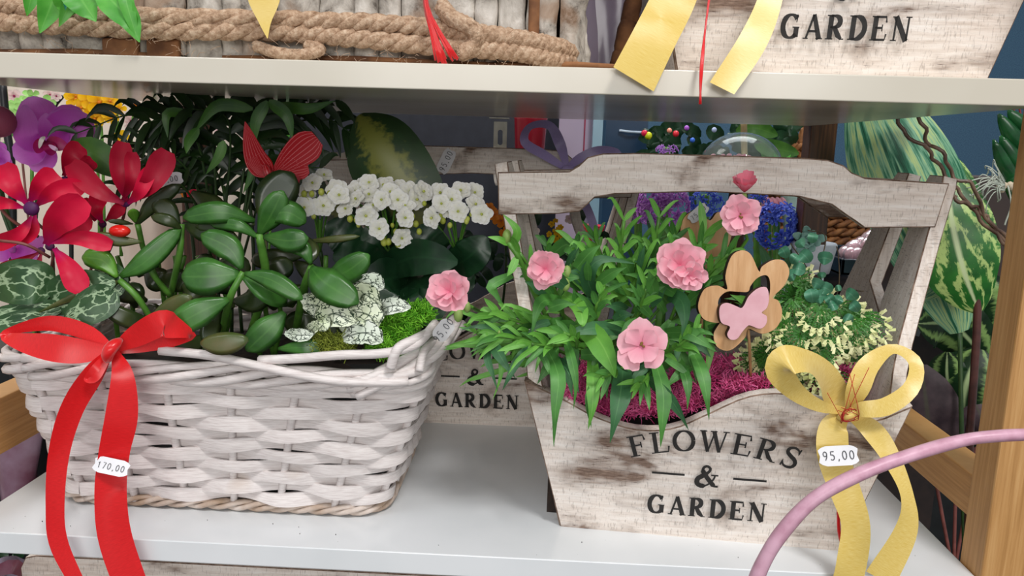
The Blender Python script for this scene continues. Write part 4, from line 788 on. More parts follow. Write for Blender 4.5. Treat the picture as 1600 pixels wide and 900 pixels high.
def dflower(px, py, d, rpx, tilt, layers, mat=M_PINK, eye=False):
    c = pt(px, py, d); nn = ((CAM-c).normalized()+V(tilt)).normalized(); x = nn.orthogonal().normalized(); x = (RT-nn*RT.dot(nn)).normalized(); y = nn.cross(x); r = m(rpx, d)
    g = G(); g.tube(cm([c-nn*r*1.1, c-nn*r*.5, c-nn*r*.02], 6), [r*.10, r*.18, r*.2, r*.22, r*.24, r*.16], 8); f = g.make('flower', M_CAL, di)
    for rad, n, lift, cl, a0 in layers:
        for i in range(n):
            a = a0+2*pi*i/n+R(-.15, .15); dd = x*cos(a)+y*sin(a); petal(c+nn*r*lift*.12, dd, nn, r*rad*R(.9, 1.08), r*rad*R(.85, 1.05), (lift, cl), mat, f)
    if eye:
        g = G()
        for i in range(7): a = R(0, 6.3); q = c+nn*r*.14+(x*cos(a)+y*sin(a))*r*R(.03, .13); g.ball(q, r*.045, 6, 4)
        g.make('flower_eye', M_EYE, f)
    return f
dflower(1003, 541, -.002, 43, (0, 0, .1), [(1, 5, .1, 0, pi/2), (.72, 4, .3, .1, .9)], eye=True)
dflower(1157, 337, .028, 34, (0, 0, .0), [(1, 5, .1, 0, pi/2+.2), (.95, 4, .18, .05, .5), (.65, 4, .4, .1, 1.2)], eye=True)
dflower(1062, 415, .012, 42, (.1, 0, .15), [(1, 6, .12, .05, .4), (.85, 5, .4, .1, .9), (.5, 4, .9, .2, .2)])
dflower(1078, 432, .006, 26, (.2, 0, -.1), [(1, 5, .3, .05, .2), (.6, 4, .8, .1, .5)])
dflower(853, 421, .012, 32, (-.1, 0, .1), [(1, 6, .12, .05, .3), (.9, 5, .45, .05, .8), (.6, 4, .9, .2, .2)])
dflower(703, 456, .010, 36, (-.3, 0, .2), [(1, 6, .15, .05, .3), (.85, 5, .5, .1, .9), (.5, 4, 1., .2, .2)])
dflower(1163, 302, .030, 19, (0, .3, 2.0), [(1, 6, .9, .1, .3), (.9, 5, 1.4, .1, .9)], M_PINKD)
for b, e in (((1003, 545, .02), (1000, 600, .06)), ((1157, 340, .055), (1130, 430, .07)), ((1163, 310, .07), (1150, 400, .08)), ((1065, 420, .045), (1055, 520, .07)), ((855, 430, .045), (890, 520, .07)), ((708, 468, .035), (760, 492, .045))): T(di, [b, ((b[0]+e[0])/2+4, (b[1]+e[1])/2, (b[2]+e[2])/2), e, (960, 590, .08)], 3, M_STEMG)
for x, y, d, r_ in ((716, 492, .03, 9), (730, 480, .035, 7), (792, 370, .05, 9), (886, 425, .04, 8), (884, 445, .035, 8), (780, 520, .02, 3)):
    g = G(); g.ball(pt(x, y, d), m(r_, d), 9, 7, (.85, .85, 1.35)); g.make('bud', M_CAL, di)
T(di, [(792, 376, .05), (812, 405, .05), (830, 450, .06), (880, 540, .07)], 4.5, M_STEMG)
for pts, w_ in (([(795, 382, .05), (780, 374, .045), (762, 370, .045)], 11), ([(800, 385, .05), (808, 360, .045), (786, 335, .045)], 14), ([(808, 400, .05), (800, 420, .045), (792, 432, .04)], 13)): D(pts, w_, M_DI2, prof='lance')
# ---- wooden flower picks
M_PLY = wood('laser_cut_plywood', '#b98a5a', '#cfa273', '#dcb68a', vert=True, sc=.5, rough=.6); M_EDGE = plain('burnt_plywood_edge', '#2c1a10', '#3d2617', .8)
M_PBUT = plain('pink_painted_wood', '#d8a3ac', '#e0b0b8', .6, 120)
def px2(o_px, d, pts): c = pt(*o_px, d); k = m(1, d); return c, [((x-o_px[0])*k, -(y-o_px[1])*k) for x, y in pts]
def sm(P, n=None):
    P = [V((a, b, 0)) for a, b in P]; n = n or len(P)*5; Q = P+[P[0]]; A = [P[-1]]+Q+[P[1]]; out = []; S = len(P)
    for i in range(n):
        t = i/n*S; k = int(t); t -= k; a, b, c, d = A[k:k+4]; v = .5*((2*b)+(c-a)*t+(2*a-5*b+4*c-d)*t*t+(3*b-a-3*c+d)*t**3); out.append((v.x, v.y))
    return out
def plate(root, ctr, d, loops, depth, mat, name, edge=True, nrm=(0, -1, .12), label=None):
    L2 = []; c = None
    for lpz in loops: c, q = px2(ctr, d, lpz); L2.append(sm(q))
    M4 = frame(c, RT, nrm); o = flatshape(L2, depth, .0002, name, mat, root, M4, label=label)
    if edge:
        o.data.materials.append(M_EDGE); nf = M4.col[2].to_3d()
        for p in o.data.polygons: p.material_index = 1 if abs(p.normal.dot(nf)) < .6 else 0
    return o
OUT = [(1183, 424), (1170, 398), (1156, 391), (1140, 400), (1131, 430), (1134, 452), (1118, 446), (1098, 452), (1089, 478), (1098, 498), (1118, 504), (1124, 503), (1114, 522), (1120, 542), (1140, 547), (1162, 528), (1168, 513), (1190, 521), (1212, 511), (1220, 488), (1214, 470), (1205, 464), (1222, 446), (1230, 425), (1222, 408), (1205, 406), (1188, 416)]
HOLE = [(1166, 455), (1150, 455), (1133, 455), (1121, 466), (1122, 480), (1145, 487), (1165, 480), (1185, 488), (1196, 475), (1201, 455), (1200, 436), (1193, 429), (1180, 434), (1170, 446)]
wf = thing('wooden_flower_pick', 'plywood flower cutout on a stick carrying a pink wooden butterfly', 'decoration', pt(1168, 600, .05))
d = .028; plate(wf, (1160, 468), d, [OUT, HOLE], .0055, M_PLY, 'flower_plate')
BUT = [(1161, 476), (1168, 462), (1182, 450), (1195, 449), (1199, 465), (1196, 480), (1188, 488), (1196, 494), (1195, 506), (1186, 513), (1171, 508), (1166, 509), (1158, 518), (1150, 529), (1140, 530), (1135, 522), (1139, 510), (1126, 504), (1122, 490), (1124, 477), (1134, 473), (1148, 478), (1156, 481)]
plate(wf, (1160, 490), d-.0075, [BUT], .005, M_PBUT, 'butterfly_plate'); T(wf, [(1168, 505, d+.004), (1171, 540, .035), (1173, 590, .045)], 2.4, M_PLY, 'stick')
wh = thing('wooden_heart_pick', 'plain plywood heart shaped pick with a price label, behind the topmost pink flower', 'decoration', pt(1095, 470, .09))
plate(wh, (1100, 360), .085, [[(1098, 420), (1070, 395), (1062, 365), (1068, 340), (1085, 330), (1098, 338), (1108, 345), (1120, 332), (1138, 338), (1142, 360), (1130, 395)]], .006, M_PLY, 'heart_plate')
T(wh, [(1098, 400, .088), (1097, 450, .09), (1096, 520, .09)], 2.4, M_PLY, 'stick')
price(wh, 1091, 333, .080, '75,00', 36, 17, 42, M_LABELG)
# ---- frosty fern (selaginella)
M_SEL = leafmat('frosty_fern_green', '#235c18', '#43862a', None, rough=.5); M_SELT = leafmat('frosty_fern_tip', '#cfd88a', '#f0efbe', None, rough=.5)
sl = thing('frosty_fern', 'low green fern with pale cream tips at the right of the front planter', 'plant', lp(.06, .07, .07))
def spray(x, y, d, a, ln):
    c = pt(x, y, d); k = m(1, d); vw = (CAM-c).normalized(); dx = RT*cos(a)+UP*sin(a); fr = (dx+vw*R(.0, .5)).normalized(); sd = fr.cross(vw).normalized(); up = sd.cross(fr); g = G(); gt = G()
    base = c-fr*ln*k*.5
    for br in range(-3, 4):
        bd = (fr*cos(br*.30)+sd*sin(br*.30)).normalized(); bl = ln*k*(1-.07*abs(br))*R(.85, 1.05); st0 = base+fr*ln*k*.1*(3-abs(br))*.4
        nn_ = 10
        for i in range(nn_):
            t = (i+1)/nn_; p = st0+bd*bl*t+up*(.10*bl*sin(t*2.5))-V((0, 0, bl*.22*t*t)); tip = t > .86
            for s in (-1, 1):
                s2 = (sd*cos(br*.3)-fr*sin(br*.3))*s; l = k*(6.0 if not tip else 13)*(1.1-.3*t)*R(.8, 1.2); q = p+(s2*.8+bd*.7+up*R(-.1, .5))*l; w_ = bd*l*.45
                G_ = gt if tip else g; b = len(G_.v); G_.v += [p, p+(q-p)*.55+w_, q, p+(q-p)*.55-w_*.6]; G_.f.append((b, b+1, b+2, b+3)); G_.uv.append(((0, .5), (.5, 1), (1, .5), (.5, 0)))
    o = g.make('frond', M_SEL, sl); gt.make('pale_tip', M_SELT, sl).parent = o
for x, y, a in [(1225, 455, 2.9), (1250, 455, -.9), (1270, 460, -.8), (1290, 470, -.2), (1215, 470, 3.4), (1245, 480, -1.4), (1275, 490, -1.6), (1262, 510, -2.0), (1300, 490, -.8), (1330, 490, -.3), (1350, 500, -.5), (1365, 505, -.4), (1340, 520, -1.3), (1320, 530, -1.5), (1300, 540, -1.7), (1280, 550, -2.0), (1310, 560, -1.5), (1345, 540, -.9),
                (1225, 500, 3.5), (1215, 515, 3.0), (1240, 525, 3.6), (1195, 555, 3.3), (1180, 570, 3.8), (1200, 580, -1.9), (1215, 565, -2.1), (1190, 545, 2.7), (1170, 555, 3.1), (1225, 545, -2.4), (1250, 555, -1.5), (1240, 590, -1.4), (1290, 585, -1.6), (1310, 595, -1.3), (1265, 535, -1.9), (1330, 555, -1.1), (1205, 598, -1.8), (1180, 590, -2.4), (1300, 510, -1.2), (1270, 475, -1.5), (1250, 435, .9), (1240, 445, 2.2), (1280, 570, -1.7)]:
    spray(x+R(-4, 4), y+R(-4, 4), R(.035, .065)+(.02 if y < 480 else 0), a+R(-.3, .3), R(34, 46))
for i in range(14): x = R(1180, 1350); T(sl, [(x, 590, .08), (x+R(-6, 6), 550, .075), (x+R(-14, 14), 500, .07)], 2, M_STEMG, ns=6)
# ---- creeping wire vine with round leaves
M_WV = leafmat('round_blue_green_leaf', '#3a7658', '#5e9c7c', '#8fbea0', rough=.35); M_WIRE = plain('wiry_brown_stem', '#4a3a2a', '#6b5a40', .6)
wv = thing('round_leaf_vine', 'creeping vine with small round blue green leaves behind the frosty fern', 'plant', pt(1280, 520, .10))
for pts in ([(1280, 520, .1), (1265, 430, .1), (1235, 380, .1)], [(1285, 520, .1), (1280, 430, .1), (1290, 370, .1), (1262, 360, .1)], [(1290, 520, .1), (1310, 450, .1), (1310, 400, .1), (1307, 385, .1)], [(1300, 520, .1), (1325, 460, .09), (1350, 455, .08)], [(1270, 520, .1), (1240, 450, .1), (1235, 420, .1), (1250, 400, .1)]): T(wv, pts, .9, M_WIRE, ns=14, n=4)
for x, y, w_, a in [(1258, 402, 17, -.8), (1248, 422, 16, -.3), (1236, 432, 15, .5), (1289, 405, 17, -.1), (1277, 445, 15, -.5), (1290, 452, 16, -.4), (1330, 462, 16, -.7), (1310, 452, 8, .2), (1300, 478, 16, .3), (1280, 465, 18, .2), (1268, 462, 17, 1.8), (1242, 405, 13, .9), (1225, 395, 14, 2.), (1284, 432, 9, 0), (1335, 480, 14, -.9), (1310, 470, 12, 1), (1252, 382, 12, .6), (1270, 372, 12, 1.4), (1296, 468, 12, 2.2), (1325, 500, 13, -.5)]:
    w_ *= 1.3; dx, dy = w_*cos(a), -w_*sin(a); L(wv, [(x-dx/2, y-dy/2, .05), (x, y-2, .046), (x+dx/2, y+dy/2, .05)], w_*1.0, M_WV, prof='oval', nu=8, cols=J5, roll=R(-.4, .4), cup=.2)
# ---- pink painted hoop in front
g = G(); P = cm([pt(*q) for q in [(1172, 930, -.11), (1192, 880, -.11), (1222, 832, -.11), (1272, 780, -.11), (1340, 742, -.11), (1420, 712, -.105), (1500, 689, -.10), (1560, 681, -.10), (1640, 678, -.10)]], 60)
rr = [m(14.5-3.5*t/59+.35*sin(t*.5), -.105) for t in range(60)]; g.tube(P, rr, 12, flat=.85)
M_HOOP = NT('pink_painted_hoop'); _z = M_HOOP.noise(M_HOOP.coord('Object'), 120, 4); M_HOOP.bump(_z, .25, .001); M_HOOP = M_HOOP.fin(M_HOOP.mix(M_HOOP.ramp(_z, [(.3, 0.), (.6, 1.)]), '#bd8a9e', '#d6a9bc'), .38, .5)
tag(g.make('pink_hoop', M_HOOP), 'thick pink painted hoop arching across the lower right corner in front of the planter', 'hoop')
# ================================================================= upper shelf
random.seed(31)
M_BARK = NT('silver_bark'); _c = M_BARK.coord('Object', (1, 1, .8)); _n = M_BARK.noise(_c, 62, 6, .68, .35); _k = M_BARK.noise(M_BARK.coord('Object'), 26, 3)
M_BARK.bump(_n, .6, .002); M_BARK = M_BARK.fin(M_BARK.mix(M_BARK.ramp(_k, [(.56, 0.), (.66, .7)]), M_BARK.ramp(_n, [(.33, '#4a423b'), (.41, '#9a938a'), (.52, '#bdb6ac'), (.68, '#dcd6cd')]), '#9a7c64'), .9, .2)
M_BARKB = plain('peeled_brown_bark', '#5f3b24', '#946540', .85, 60, bump=.5)
M_JUTE = NT('jute_rope'); _n = M_JUTE.noise(M_JUTE.coord('Object', (1, 1, 1)), 320, 4, .7); M_JUTE.bump(_n, .8, .0015); M_JUTE = M_JUTE.fin(M_JUTE.ramp(_n, [(.3, '#8a6d55'), (.5, '#b89a80'), (.7, '#d8c0a6')]), .95, .1)
bb = thing('bark_planter', 'oval silver bark planter bound with jute rope, left on the upper shelf', 'planter', (-.15, .10, H))
ZB = H+.002
g = G(); prof = []
def bkp(s):     # front outline of the planter
    x = -.36+s; xe = .030
    if x < xe: return V((x, .040, 0)), V((0, -1, 0))
    a = min(1.5, (x-xe)/.022); return V((xe+.022*sin(a), .040+.022*(1-cos(a)), 0)), V((sin(a), -cos(a), 0))
s = 0
while s < .43:
    w_ = R(.012, .026); mid, nn = bkp(s+w_/2); tx = V((-nn.y, nn.x, 0)); th = R(.004, .0085); g = G(); nz = 26; rows = []; se = R(0, 99); e0 = R(0, .003)
    for i in range(nz+1):
        z = ZB+e0+(.13-e0)*i/nz; row = []
        for j, (fx, fy) in enumerate(((-.5, 0), (-.48, .6), (-.36, .9), (-.18, 1), (0, 1.02), (.18, 1), (.36, .9), (.48, .6), (.5, 0))):
            q = mid+tx*w_*fx+V((0, 0, z)); dn = noise.noise(q*170+V((se, 0, 0)))*.0012+noise.noise(q*75+V((se, 5, 0)))*.0030
            row.append(q+nn*(th*fy+(dn if 0 < j < 8 else 0))+tx*(noise.noise(V((se, z*90, j*.1)))*.0012))
        rows.append(row)
    g.grid(rows); g.face(range(9)); g.make('bark_strip', M_BARK, bb); s += w_*1.0
g = G(); g.grid([[V((-.37, .044, z)), V((.030, .044, z)), V((.048, .060, z)), V((.048, .17, z)), V((-.37, .17, z))] for z in (ZB, ZB+.12)], True); g.make('inner_box', M_SOIL, bb, smooth=False)
g = G(); g.tube(cm([V((.026, .0295, ZB+.002)), V((.0255, .0290, ZB+.05)), V((.027, .030, ZB+.12))], 8), .0034, 7); g.make('peeled_twig', M_BARKB, bb)
for x, w_ in ((-.232, .022), (-.205, .020)):
    g = G(); g.box((x, .0285, ZB), (x+w_, .034, ZB+.011), .0006); g.make('peeled_strip', M_BARKB, bb, bevel=.0015)
def rope(pts, rpx, name='rope'):
    P = cm([pt(*q) for q in pts], 150); r = m(rpx, .02)
    g = G()
    for k in range(3):
        Q = []
        for i, p in enumerate(P):
            t = (P[min(149, i+1)]-P[max(0, i-1)]).normalized(); u_ = t.cross(V((0, 0, 1))).normalized(); v_ = u_.cross(t); a = i*.62+k*2*pi/3; Q.append(p+(u_*cos(a)+v_*sin(a))*r*.48)
        g.tube(Q, r*.60, 6)
    g.make(name, M_JUTE, bb)
rope([(-60, 0, .026), (60, 14, .026), (200, 26, .026), (450, 32, .026), (600, 38, .026), (720, 50, .025), (800, 60, .026), (862, 72, .030), (892, 82, .045)], 15)
rope([(-60, 28, .026), (60, 38, .026), (250, 47, .026), (430, 50, .026), (560, 60, .026), (700, 74, .025), (800, 80, .026), (860, 92, .030), (892, 98, .045)], 15)
rope([(690, 10, .024), (705, 28, .021), (730, 40, .020), (745, 55, .021), (740, 72, .022), (720, 84, .022)], 13)
rope([(400, 72, .024), (430, 82, .020), (470, 86, .020), (500, 78, .022), (480, 70, .024)], 9)
g = G()
for i in range(260):
    x = R(0, 880); y = 30+x*.045+R(-14, 55); p = pt(x, y, .018); q = p+V((R(-.006, .006), R(-.004, .001), R(-.006, .004))); g.tube([p, (p+q)/2+V((R(-.001, .001), -.001, R(-.001, .001))), q], .00013, 3, cap=False)
tag(g.make('rope_fibres', M_JUTE, bb), kind='stuff')
for x, y, l in ((-.30, .03, .11), (-.16, .03, .16), (.00, .03, .1)):
    g = G(); g.tube([V((x, .033, ZB+.001)), V((x+l*.5, .031, ZB+.0025)), V((x+l, .033, ZB+.001))], .0018, 6); g.make('base_twig', M_BARKB, bb)
# artificial leaf hanging over the bark
M_AL = leafmat('bright_hanging_leaf', '#3f9a2c', '#6cc04a', '#8fd46a', rough=.45, trans=.2); M_ALT = leafmat('teal_leaf', '#1f7a68', '#3aa085', None, rough=.45)
al = thing('green_foliage', 'bright green pointed foliage hanging over the rope of the bark planter', 'foliage', pt(120, -20, .0))
for pts, w_, mt in (([(100, -40, .005), (85, -5, .002), (62, 52, .0)], 42, M_AL), ([(110, -40, .0), (125, -5, -.004), (150, 34, -.004)], 52, M_AL), ([(150, -40, .0), (170, -5, -.004), (200, 28, -.006), (218, 66, -.006)], 44, M_AL), ([(60, -40, .005), (50, -10, .004), (42, 25, .004)], 24, M_AL), ([(130, -30, .004), (110, 5, .002), (92, 42, .0)], 22, M_AL), ([(104, -40, .0), (104, -20, -.002), (102, 16, -.002)], 16, M_ALT), ([(190, -40, .0), (198, 5, -.006), (215, 64, -.006)], 22, M_AL), ([(140, -40, .004), (110, 0, .004), (105, 26, .004)], 50, M_AL)):
    L(al, pts, w_, mt, prof='point', cup=.25, nu=12, cols=J5, wave=.25)
def loose_ribbon(name, label, pts, ws, mat, loc, cat='ribbon', rolls=None):
    root = thing(name, label, cat, loc); rb(root, pts, ws, mat, rolls, name='ribbon_tail'); return root
loose_ribbon('gold_ribbon', 'pointed end of a gold satin ribbon hanging over the bark planter', [(412, -40, .008), (412, 0, .006), (414, 35, .005), (418, 60, .004)], [52, 46, 18, 1], M_GOLD, pt(412, -40, .008))
ub = thing('ribbon_bow', 'two gold satin ribbon tails hanging in front of the upper lettered planter', 'bow', pt(1130, -60, .015))
rb(ub, [(1075, -60, .02), (1052, 0, .012), (1022, 60, .0), (990, 124, -.008)], [62, 66, 66, 70], M_GOLD, [0, .1, .1, .2], name='tail'); rb(ub, [(1212, -60, .02), (1203, 0, .012), (1176, 65, .0), (1128, 138, -.010)], [30, 36, 42, 40], M_GOLD, [.2, .1, 0, -.2], name='tail')
tl = thing('red_tassel', 'red thread tassel hanging in front of the jute rope', 'tassel', pt(660, -20, .010))
for i in range(26):
    a = R(-1, 1); T(tl, [(662+a*2, -25, .012), (667+a*4, 15, .012+R(-.001, .001)), (680+a*9, 50, .011), (697+a*20+R(-2, 2), 98+R(-6, 6)-abs(a)*6+a*-4, .010)], 1.5, M_RED, 'thread', n=4, ns=8)
tl2 = thing('gift_string', 'thin red string hanging over the edge of the upper shelf between the gold ribbons', 'string', pt(1108, -20, .012))
for i in range(3): T(tl2, [(1112+i, -40, .015), (1102, 45, .004), (1096+i*1.5, 90, -.006), (1094+i, 125, -.010), (1095-i, 163, -.011)], 1.6, M_RED, 'thread', n=5, ns=14)
# wrapped pot and further planter between the two
M_WRAP = plain('mauve_glossy_wrap', '#978b9d', '#a89cae', .22, 20, .6)
wp = thing('wrapped_pot', 'flower pot in glossy mauve wrapping behind the right end of the bark planter', 'pot', (.085, .17, H))
g = G(); rows = []
for i in range(14):
    z = H+.0005+.14*i/13; rows.append([V((.078+(.036+.0024*sin(a*2*pi/40*9+i*.25)+.0012*sin(a*2*pi/40*23)+.004*i/13)*cos(a*2*pi/40), .17+(.036+.0024*sin(a*2*pi/40*9+i*.25)+.004*i/13)*sin(a*2*pi/40), z)) for a in range(40)])
g.grid(rows, True); g.make('wrapping', M_WRAP, wp); g = G(); g.lathe(V((.078, .17, H)), [(.001, .0006), (.03, .0006), (.033, .13), (.03, .13), (.028, .1), (.001, .1)], 20); g.make('pot', M_BLACK, wp)
g = G(); a, b = pt(905, 108, .11), pt(925, -20, .11); g.grid([[V((a.x-.012-.004*sin(i), .11, H+.0008+.15*i/9)), V((a.x-.004+.003*sin(i*1.7), .118, H+.0008+.15*i/9)), V((a.x+.010+.003*sin(i*.8+1), .112, H+.0008+.15*i/9))] for i in range(10)]); g.make('wrapping_edge', M_WRAP, wp)
tw = thing('bark_log_planter', 'small planter of brown cut log pieces behind the left edge of the upper lettered planter', 'planter', (.125, .13, H))
g = G(); g.box((.112, .13, H+.0005), (.16, .17, H+.012)); g.make('base', M_SOIL, tw, smooth=False)
for i, (x, y, z, r_, h_) in enumerate(((968, 95, .10, 14, .014), (977, 60, .10, 15, .022), (962, 118, .11, 11, .010), (986, 20, .11, 14, .02))):
    c = pt(x, y, z); g = G(); r = m(r_, z); g.tube(cm([c+V((-.001, 0, -h_/2)), c, c+V((.002, 0, h_/2))], 5), [r*.85, r, r*.95, r, r*.8], 9); g.make('log_piece', M_BARKB, tw)
tr = thing('black_tray', 'black tray at the right end of the upper shelf beside the lettered planter', 'tray', (.335, .22, H))
a = pt(1545, 110, .20); g = G(); g.box((a.x, .20, H+.0005), (.304, .30, H+.006)); g.box((a.x, .20, H+.005), (.304, .205, H+.012)); g.make('tray_body', M_BLACK, tr, smooth=False)
# ================================================================= behind the rack, left
random.seed(41)
cb = thing('cream_display_screen', 'cream display screen standing behind the purple orchid and the palm', 'screen', (-.75, .95, -1.1))
g = G(); g.box((-1.25, .95, -1.0), (-.17, .97, .9)); g.make('panel', M_CREAM, cb, smooth=False)
for x in (-1.2, -.25): g = G(); g.box((x, .93, -1.1), (x+.04, .99, .92)); g.make('screen_post', M_CREAM, cb, smooth=False)
M_PW = petalmat('pale_blush_petal', '#d9a9b0', '#ecd2cf', '#f3e6e0', .6, .2); M_YEL = petalmat('yellow_petal', '#c98a0a', '#f0b90c', '#ffd91f', .5, .25); M_OR = petalmat('orange_petal', '#c95a10', '#e88420', '#f5a030', .5, .2)
def bloom(parent, px, py, d, rpx, mat, name='flower', layers=((1, 5, .15), (.6, 4, .5)), eye=None, wid=.9):
    c = pt(px, py, d); g = G(); rosette(g, c, m(rpx, d), (CAM-c).normalized()+V((R(-.4, .4), 0, R(-.3, .5))), layers, wid=wid); o = g.make(name, mat, parent)
    if eye: g = G(); g.ball(c+(CAM-c).normalized()*m(rpx, d)*.15, m(rpx, d)*.16, 6, 4); g.make('flower_centre', eye, parent).parent = o
    return o
def rod(name, label, pts, rpx, mat, cat='pole', n=8): return tag(T(None, pts, rpx, mat, name, n=n), label, cat)
rod('black_stand', 'black metal stand leg at the far left edge behind the orchid', [(3, 120, .45), (10, 200, .45), (20, 330, .45), (20, 900, .45)], 6, M_BLACK)
rod('black_stand', 'thin black metal stand leg behind the yellow orchids', [(109, 130, .60), (110, 180, .60), (112, 500, .60), (112, 900, .60)], 3.5, M_BLACK)
hg = thing('green_hydrangea', 'pale green ruffled bloom behind the top of the purple orchid', 'plant', pt(52, 190, .5))
for i in range(22): bloom(hg, 52+R(-26, 26), 165+R(-20, 22), .5+R(-.02, .02), R(9, 14), leafmat('pale_green_petal', '#8cc860', '#b6e08a', rough=.5) if i == 0 else bpy.data.materials['pale_green_petal'], layers=((1, 4, .2),))
T(hg, [(52, 180, .52), (50, 300, .52), (55, 600, .52)], 3, M_STEMG)
L(hg, [(60, 200, .5), (80, 192, .49), (98, 196, .49)], 14, M_AL, prof='oval')
yo = thing('yellow_orchid', 'yellow orchids on green stems behind the left end of the palm', 'plant', pt(150, 330, .55))
for x, y, r_ in ((118, 155, 14), (127, 168, 12), (140, 155, 14), (155, 160, 17), (168, 172, 13), (160, 178, 12), (148, 186, 12), (172, 158, 11), (143, 176, 10), (186, 170, 9), (190, 215, 10), (174, 185, 9), (118, 150, 9)): bloom(yo, x, y, .55, r_*1.15, M_YEL, eye=M_OR, layers=((1, 5, .12),), wid=.8)
for x, y, r_ in ((150, 182, 10), (143, 190, 9), (216, 168, 9), (233, 206, 9), (219, 178, 7)): bloom(yo, x, y, .56, r_, M_OR)
for x, x2 in ((155, 160), (172, 185), (148, 152), (182, 186), (240, 246), (210, 205)): T(yo, [(x, 170, .56), (x2, 230, .56), (x2+4, 400, .57)], 2.6, M_STEMG)
po = thing('blush_orchid', 'pale blush orchids and blossom behind the palm fronds', 'plant', pt(90, 300, .6))
for x, y, r_ in ((22, 150, 12), (30, 165, 12), (78, 148, 9), (88, 150, 8), (205, 190, 15), (190, 250, 16), (210, 232, 12), (100, 175, 10), (132, 195, 11), (300, 235, 10), (292, 215, 8), (410, 175, 12), (398, 190, 10), (430, 205, 12), (408, 215, 8), (340, 205, 7), (215, 270, 14), (240, 285, 12), (225, 255, 8), (260, 300, 10), (360, 260, 6), (95, 190, 8), (27, 185, 9), (390, 235, 8)): bloom(po, x, y, .62, r_, M_PW, eye=M_ORL)
T(po, [(90, 150, .64), (80, 200, .64), (60, 240, .64)], 2, M_STEMR); T(po, [(25, 160, .64), (40, 300, .64), (60, 500, .64)], 2, M_STEMR); T(po, [(98, 150, .63), (86, 168, .63), (100, 185, .63)], 3, M_BLACK, 'dark_twig')
lg = thing('lime_foliage', 'bright lime leaves in the light behind the butterfly decoration', 'plant', pt(420, 300, .6))
for x, y, a in ((411, 182, 1), (449, 205, .6), (440, 225, 2), (448, 212, 1.4), (405, 190, 2.2), (430, 215, .3), (20, 210, .4), (8, 230, 1.4), (12, 260, .2), (30, 240, 2)): L(lg, [(x-8*cos(a), y+8*sin(a), .6), (x, y-3, .595), (x+8*cos(a), y-8*sin(a), .6)], 10, M_AL, prof='oval')
T(lg, [(425, 215, .6), (425, 300, .6), (420, 400, .61)], 2, M_STEMG)
wrp = thing('cream_paper_wrap', 'cream paper wrapped bouquet standing behind the cyclamen and jade leaves', 'bouquet', pt(250, 420, .40))
M_PAPER = plain('cream_wrapping_paper', '#cdb7a5', '#ddcbbb', .7, 12); M_FOIL = plain('maroon_wrap', '#6d3a4a', '#8a4f62', .3)
g = G(); rows = []
for i in range(8):
    t = i/7; rows.append([pt(248+dx*(.5+.6*t)+4*sin(dx*.3+i), 520-250*t+abs(dx)*.3, .40+.0006*abs(dx)) for dx in (-70, -40, -15, 0, 18, 40, 70)])
g.grid(rows); g.make('paper', M_PAPER, wrp)
for x, y in ((232, 262), (222, 275), (210, 262), (290, 302), (300, 305), (308, 295)): bloom(wrp, x, y, .39, 8, M_OR if x < 295 else M_CYP)
mw_ = thing('mauve_wrapped_plant', 'shiny mauve wrapped pot on the floor stand left of the wicker basket', 'pot', pt(20, 760, .35))
g = G(); rows = []
for i in range(9):
    t = i/8; rows.append([pt(30, 660+190*t, .42)+V((m(1, .42)*(36-14*t+4*sin(a*3+i))*cos(a), m(1, .42)*26*sin(a), 0)) for a in [2*pi*k/22 for k in range(22)]])
g.grid(rows, True); g.make('wrapping', plain('mauve_maroon_wrap', '#7a4a5c', '#a58a9c', .25, 18), mw_)
sbl = thing('low_green_plants', 'dark green plants with mauve wrap below the lower shelf at the left', 'plant', pt(60, 900, .3))
for i in range(40): x, y = R(-30, 160), R(770, 900); a = R(0, 6.3); L(sbl, [(x, y, .30), (x+12*cos(a), y+8*sin(a), .295), (x+26*cos(a), y+18*sin(a), .30)], R(10, 18), M_KLEAF, prof='oval')
wq = thing('lilac_plastic_sheet', 'crumpled lilac grey plastic wrap below the left end of the lower shelf', 'wrap', pt(10, 880, .10))
g = G(); rows = [[pt(-30+18*j, 872+12*i+5*sin(j*1.8+i*2.1), .10+.012*sin(j*2.3+i)) for j in range(6)] for i in range(7)]; g.grid(rows); g.make('sheet', M_WRAP, wq); L(wq, [(-20, 900, .09), (20, 885, .08), (42, 900, .09)], 24, M_FOIL, prof='oval', name='maroon_fold')
# ================================================================= behind the rack, middle
dp = thing('display_board', 'dark navy display panel behind the back planter handle', 'panel', (.0, .70, -1.1))
a, b = pt(395, 300, .70), pt(872, 300, .70); g = G(); g.box((a.x, .70, -1.1), (b.x, .72, .50)); g.make('board', M_NAVY, dp, smooth=False)
g = G(); c = pt(560, 470, .22); a2 = pt(398, 470, .30); 
rp = thing('red_bucket', 'glossy red bucket behind the lilac ribbon loop', 'bucket', pt(832, 430, .60))
c = pt(826, 262, .55); k = m(1, .55); g = G(); zt = c.z+.062; g.lathe(V((c.x, .58, .0405)), [(.001, 0), (k*10, 0), (k*26, zt-.0425), (k*27, zt-.0405), (k*25, zt-.0405), (k*9, .004), (.001, .004)], 28); g.make('bucket_body', plain('glossy_red', '#7d1222', '#901828', .25, 10), rp)
lp_ = thing('lilac_box', 'tall lilac cardboard sheet with a red line behind the front planter handle', 'box', pt(900, 430, .62))
a, b = pt(872, 240, .62), pt(924, 240, .62); M_LIL = plain('lilac_card', '#a99aae', '#b5a7ba', .55, 6); g = G(); g.box((a.x, .62, .041), (b.x, .64, .45)); g.make('card', M_LIL, lp_, smooth=False)
a = pt(911, 240, .618); g = G(); g.box((a.x, .6185, .041), (a.x+.0016, .6199, .45)); g.make('red_line', plain('maroon_line', '#8a2340', '#9c2a4a'), lp_, smooth=False)
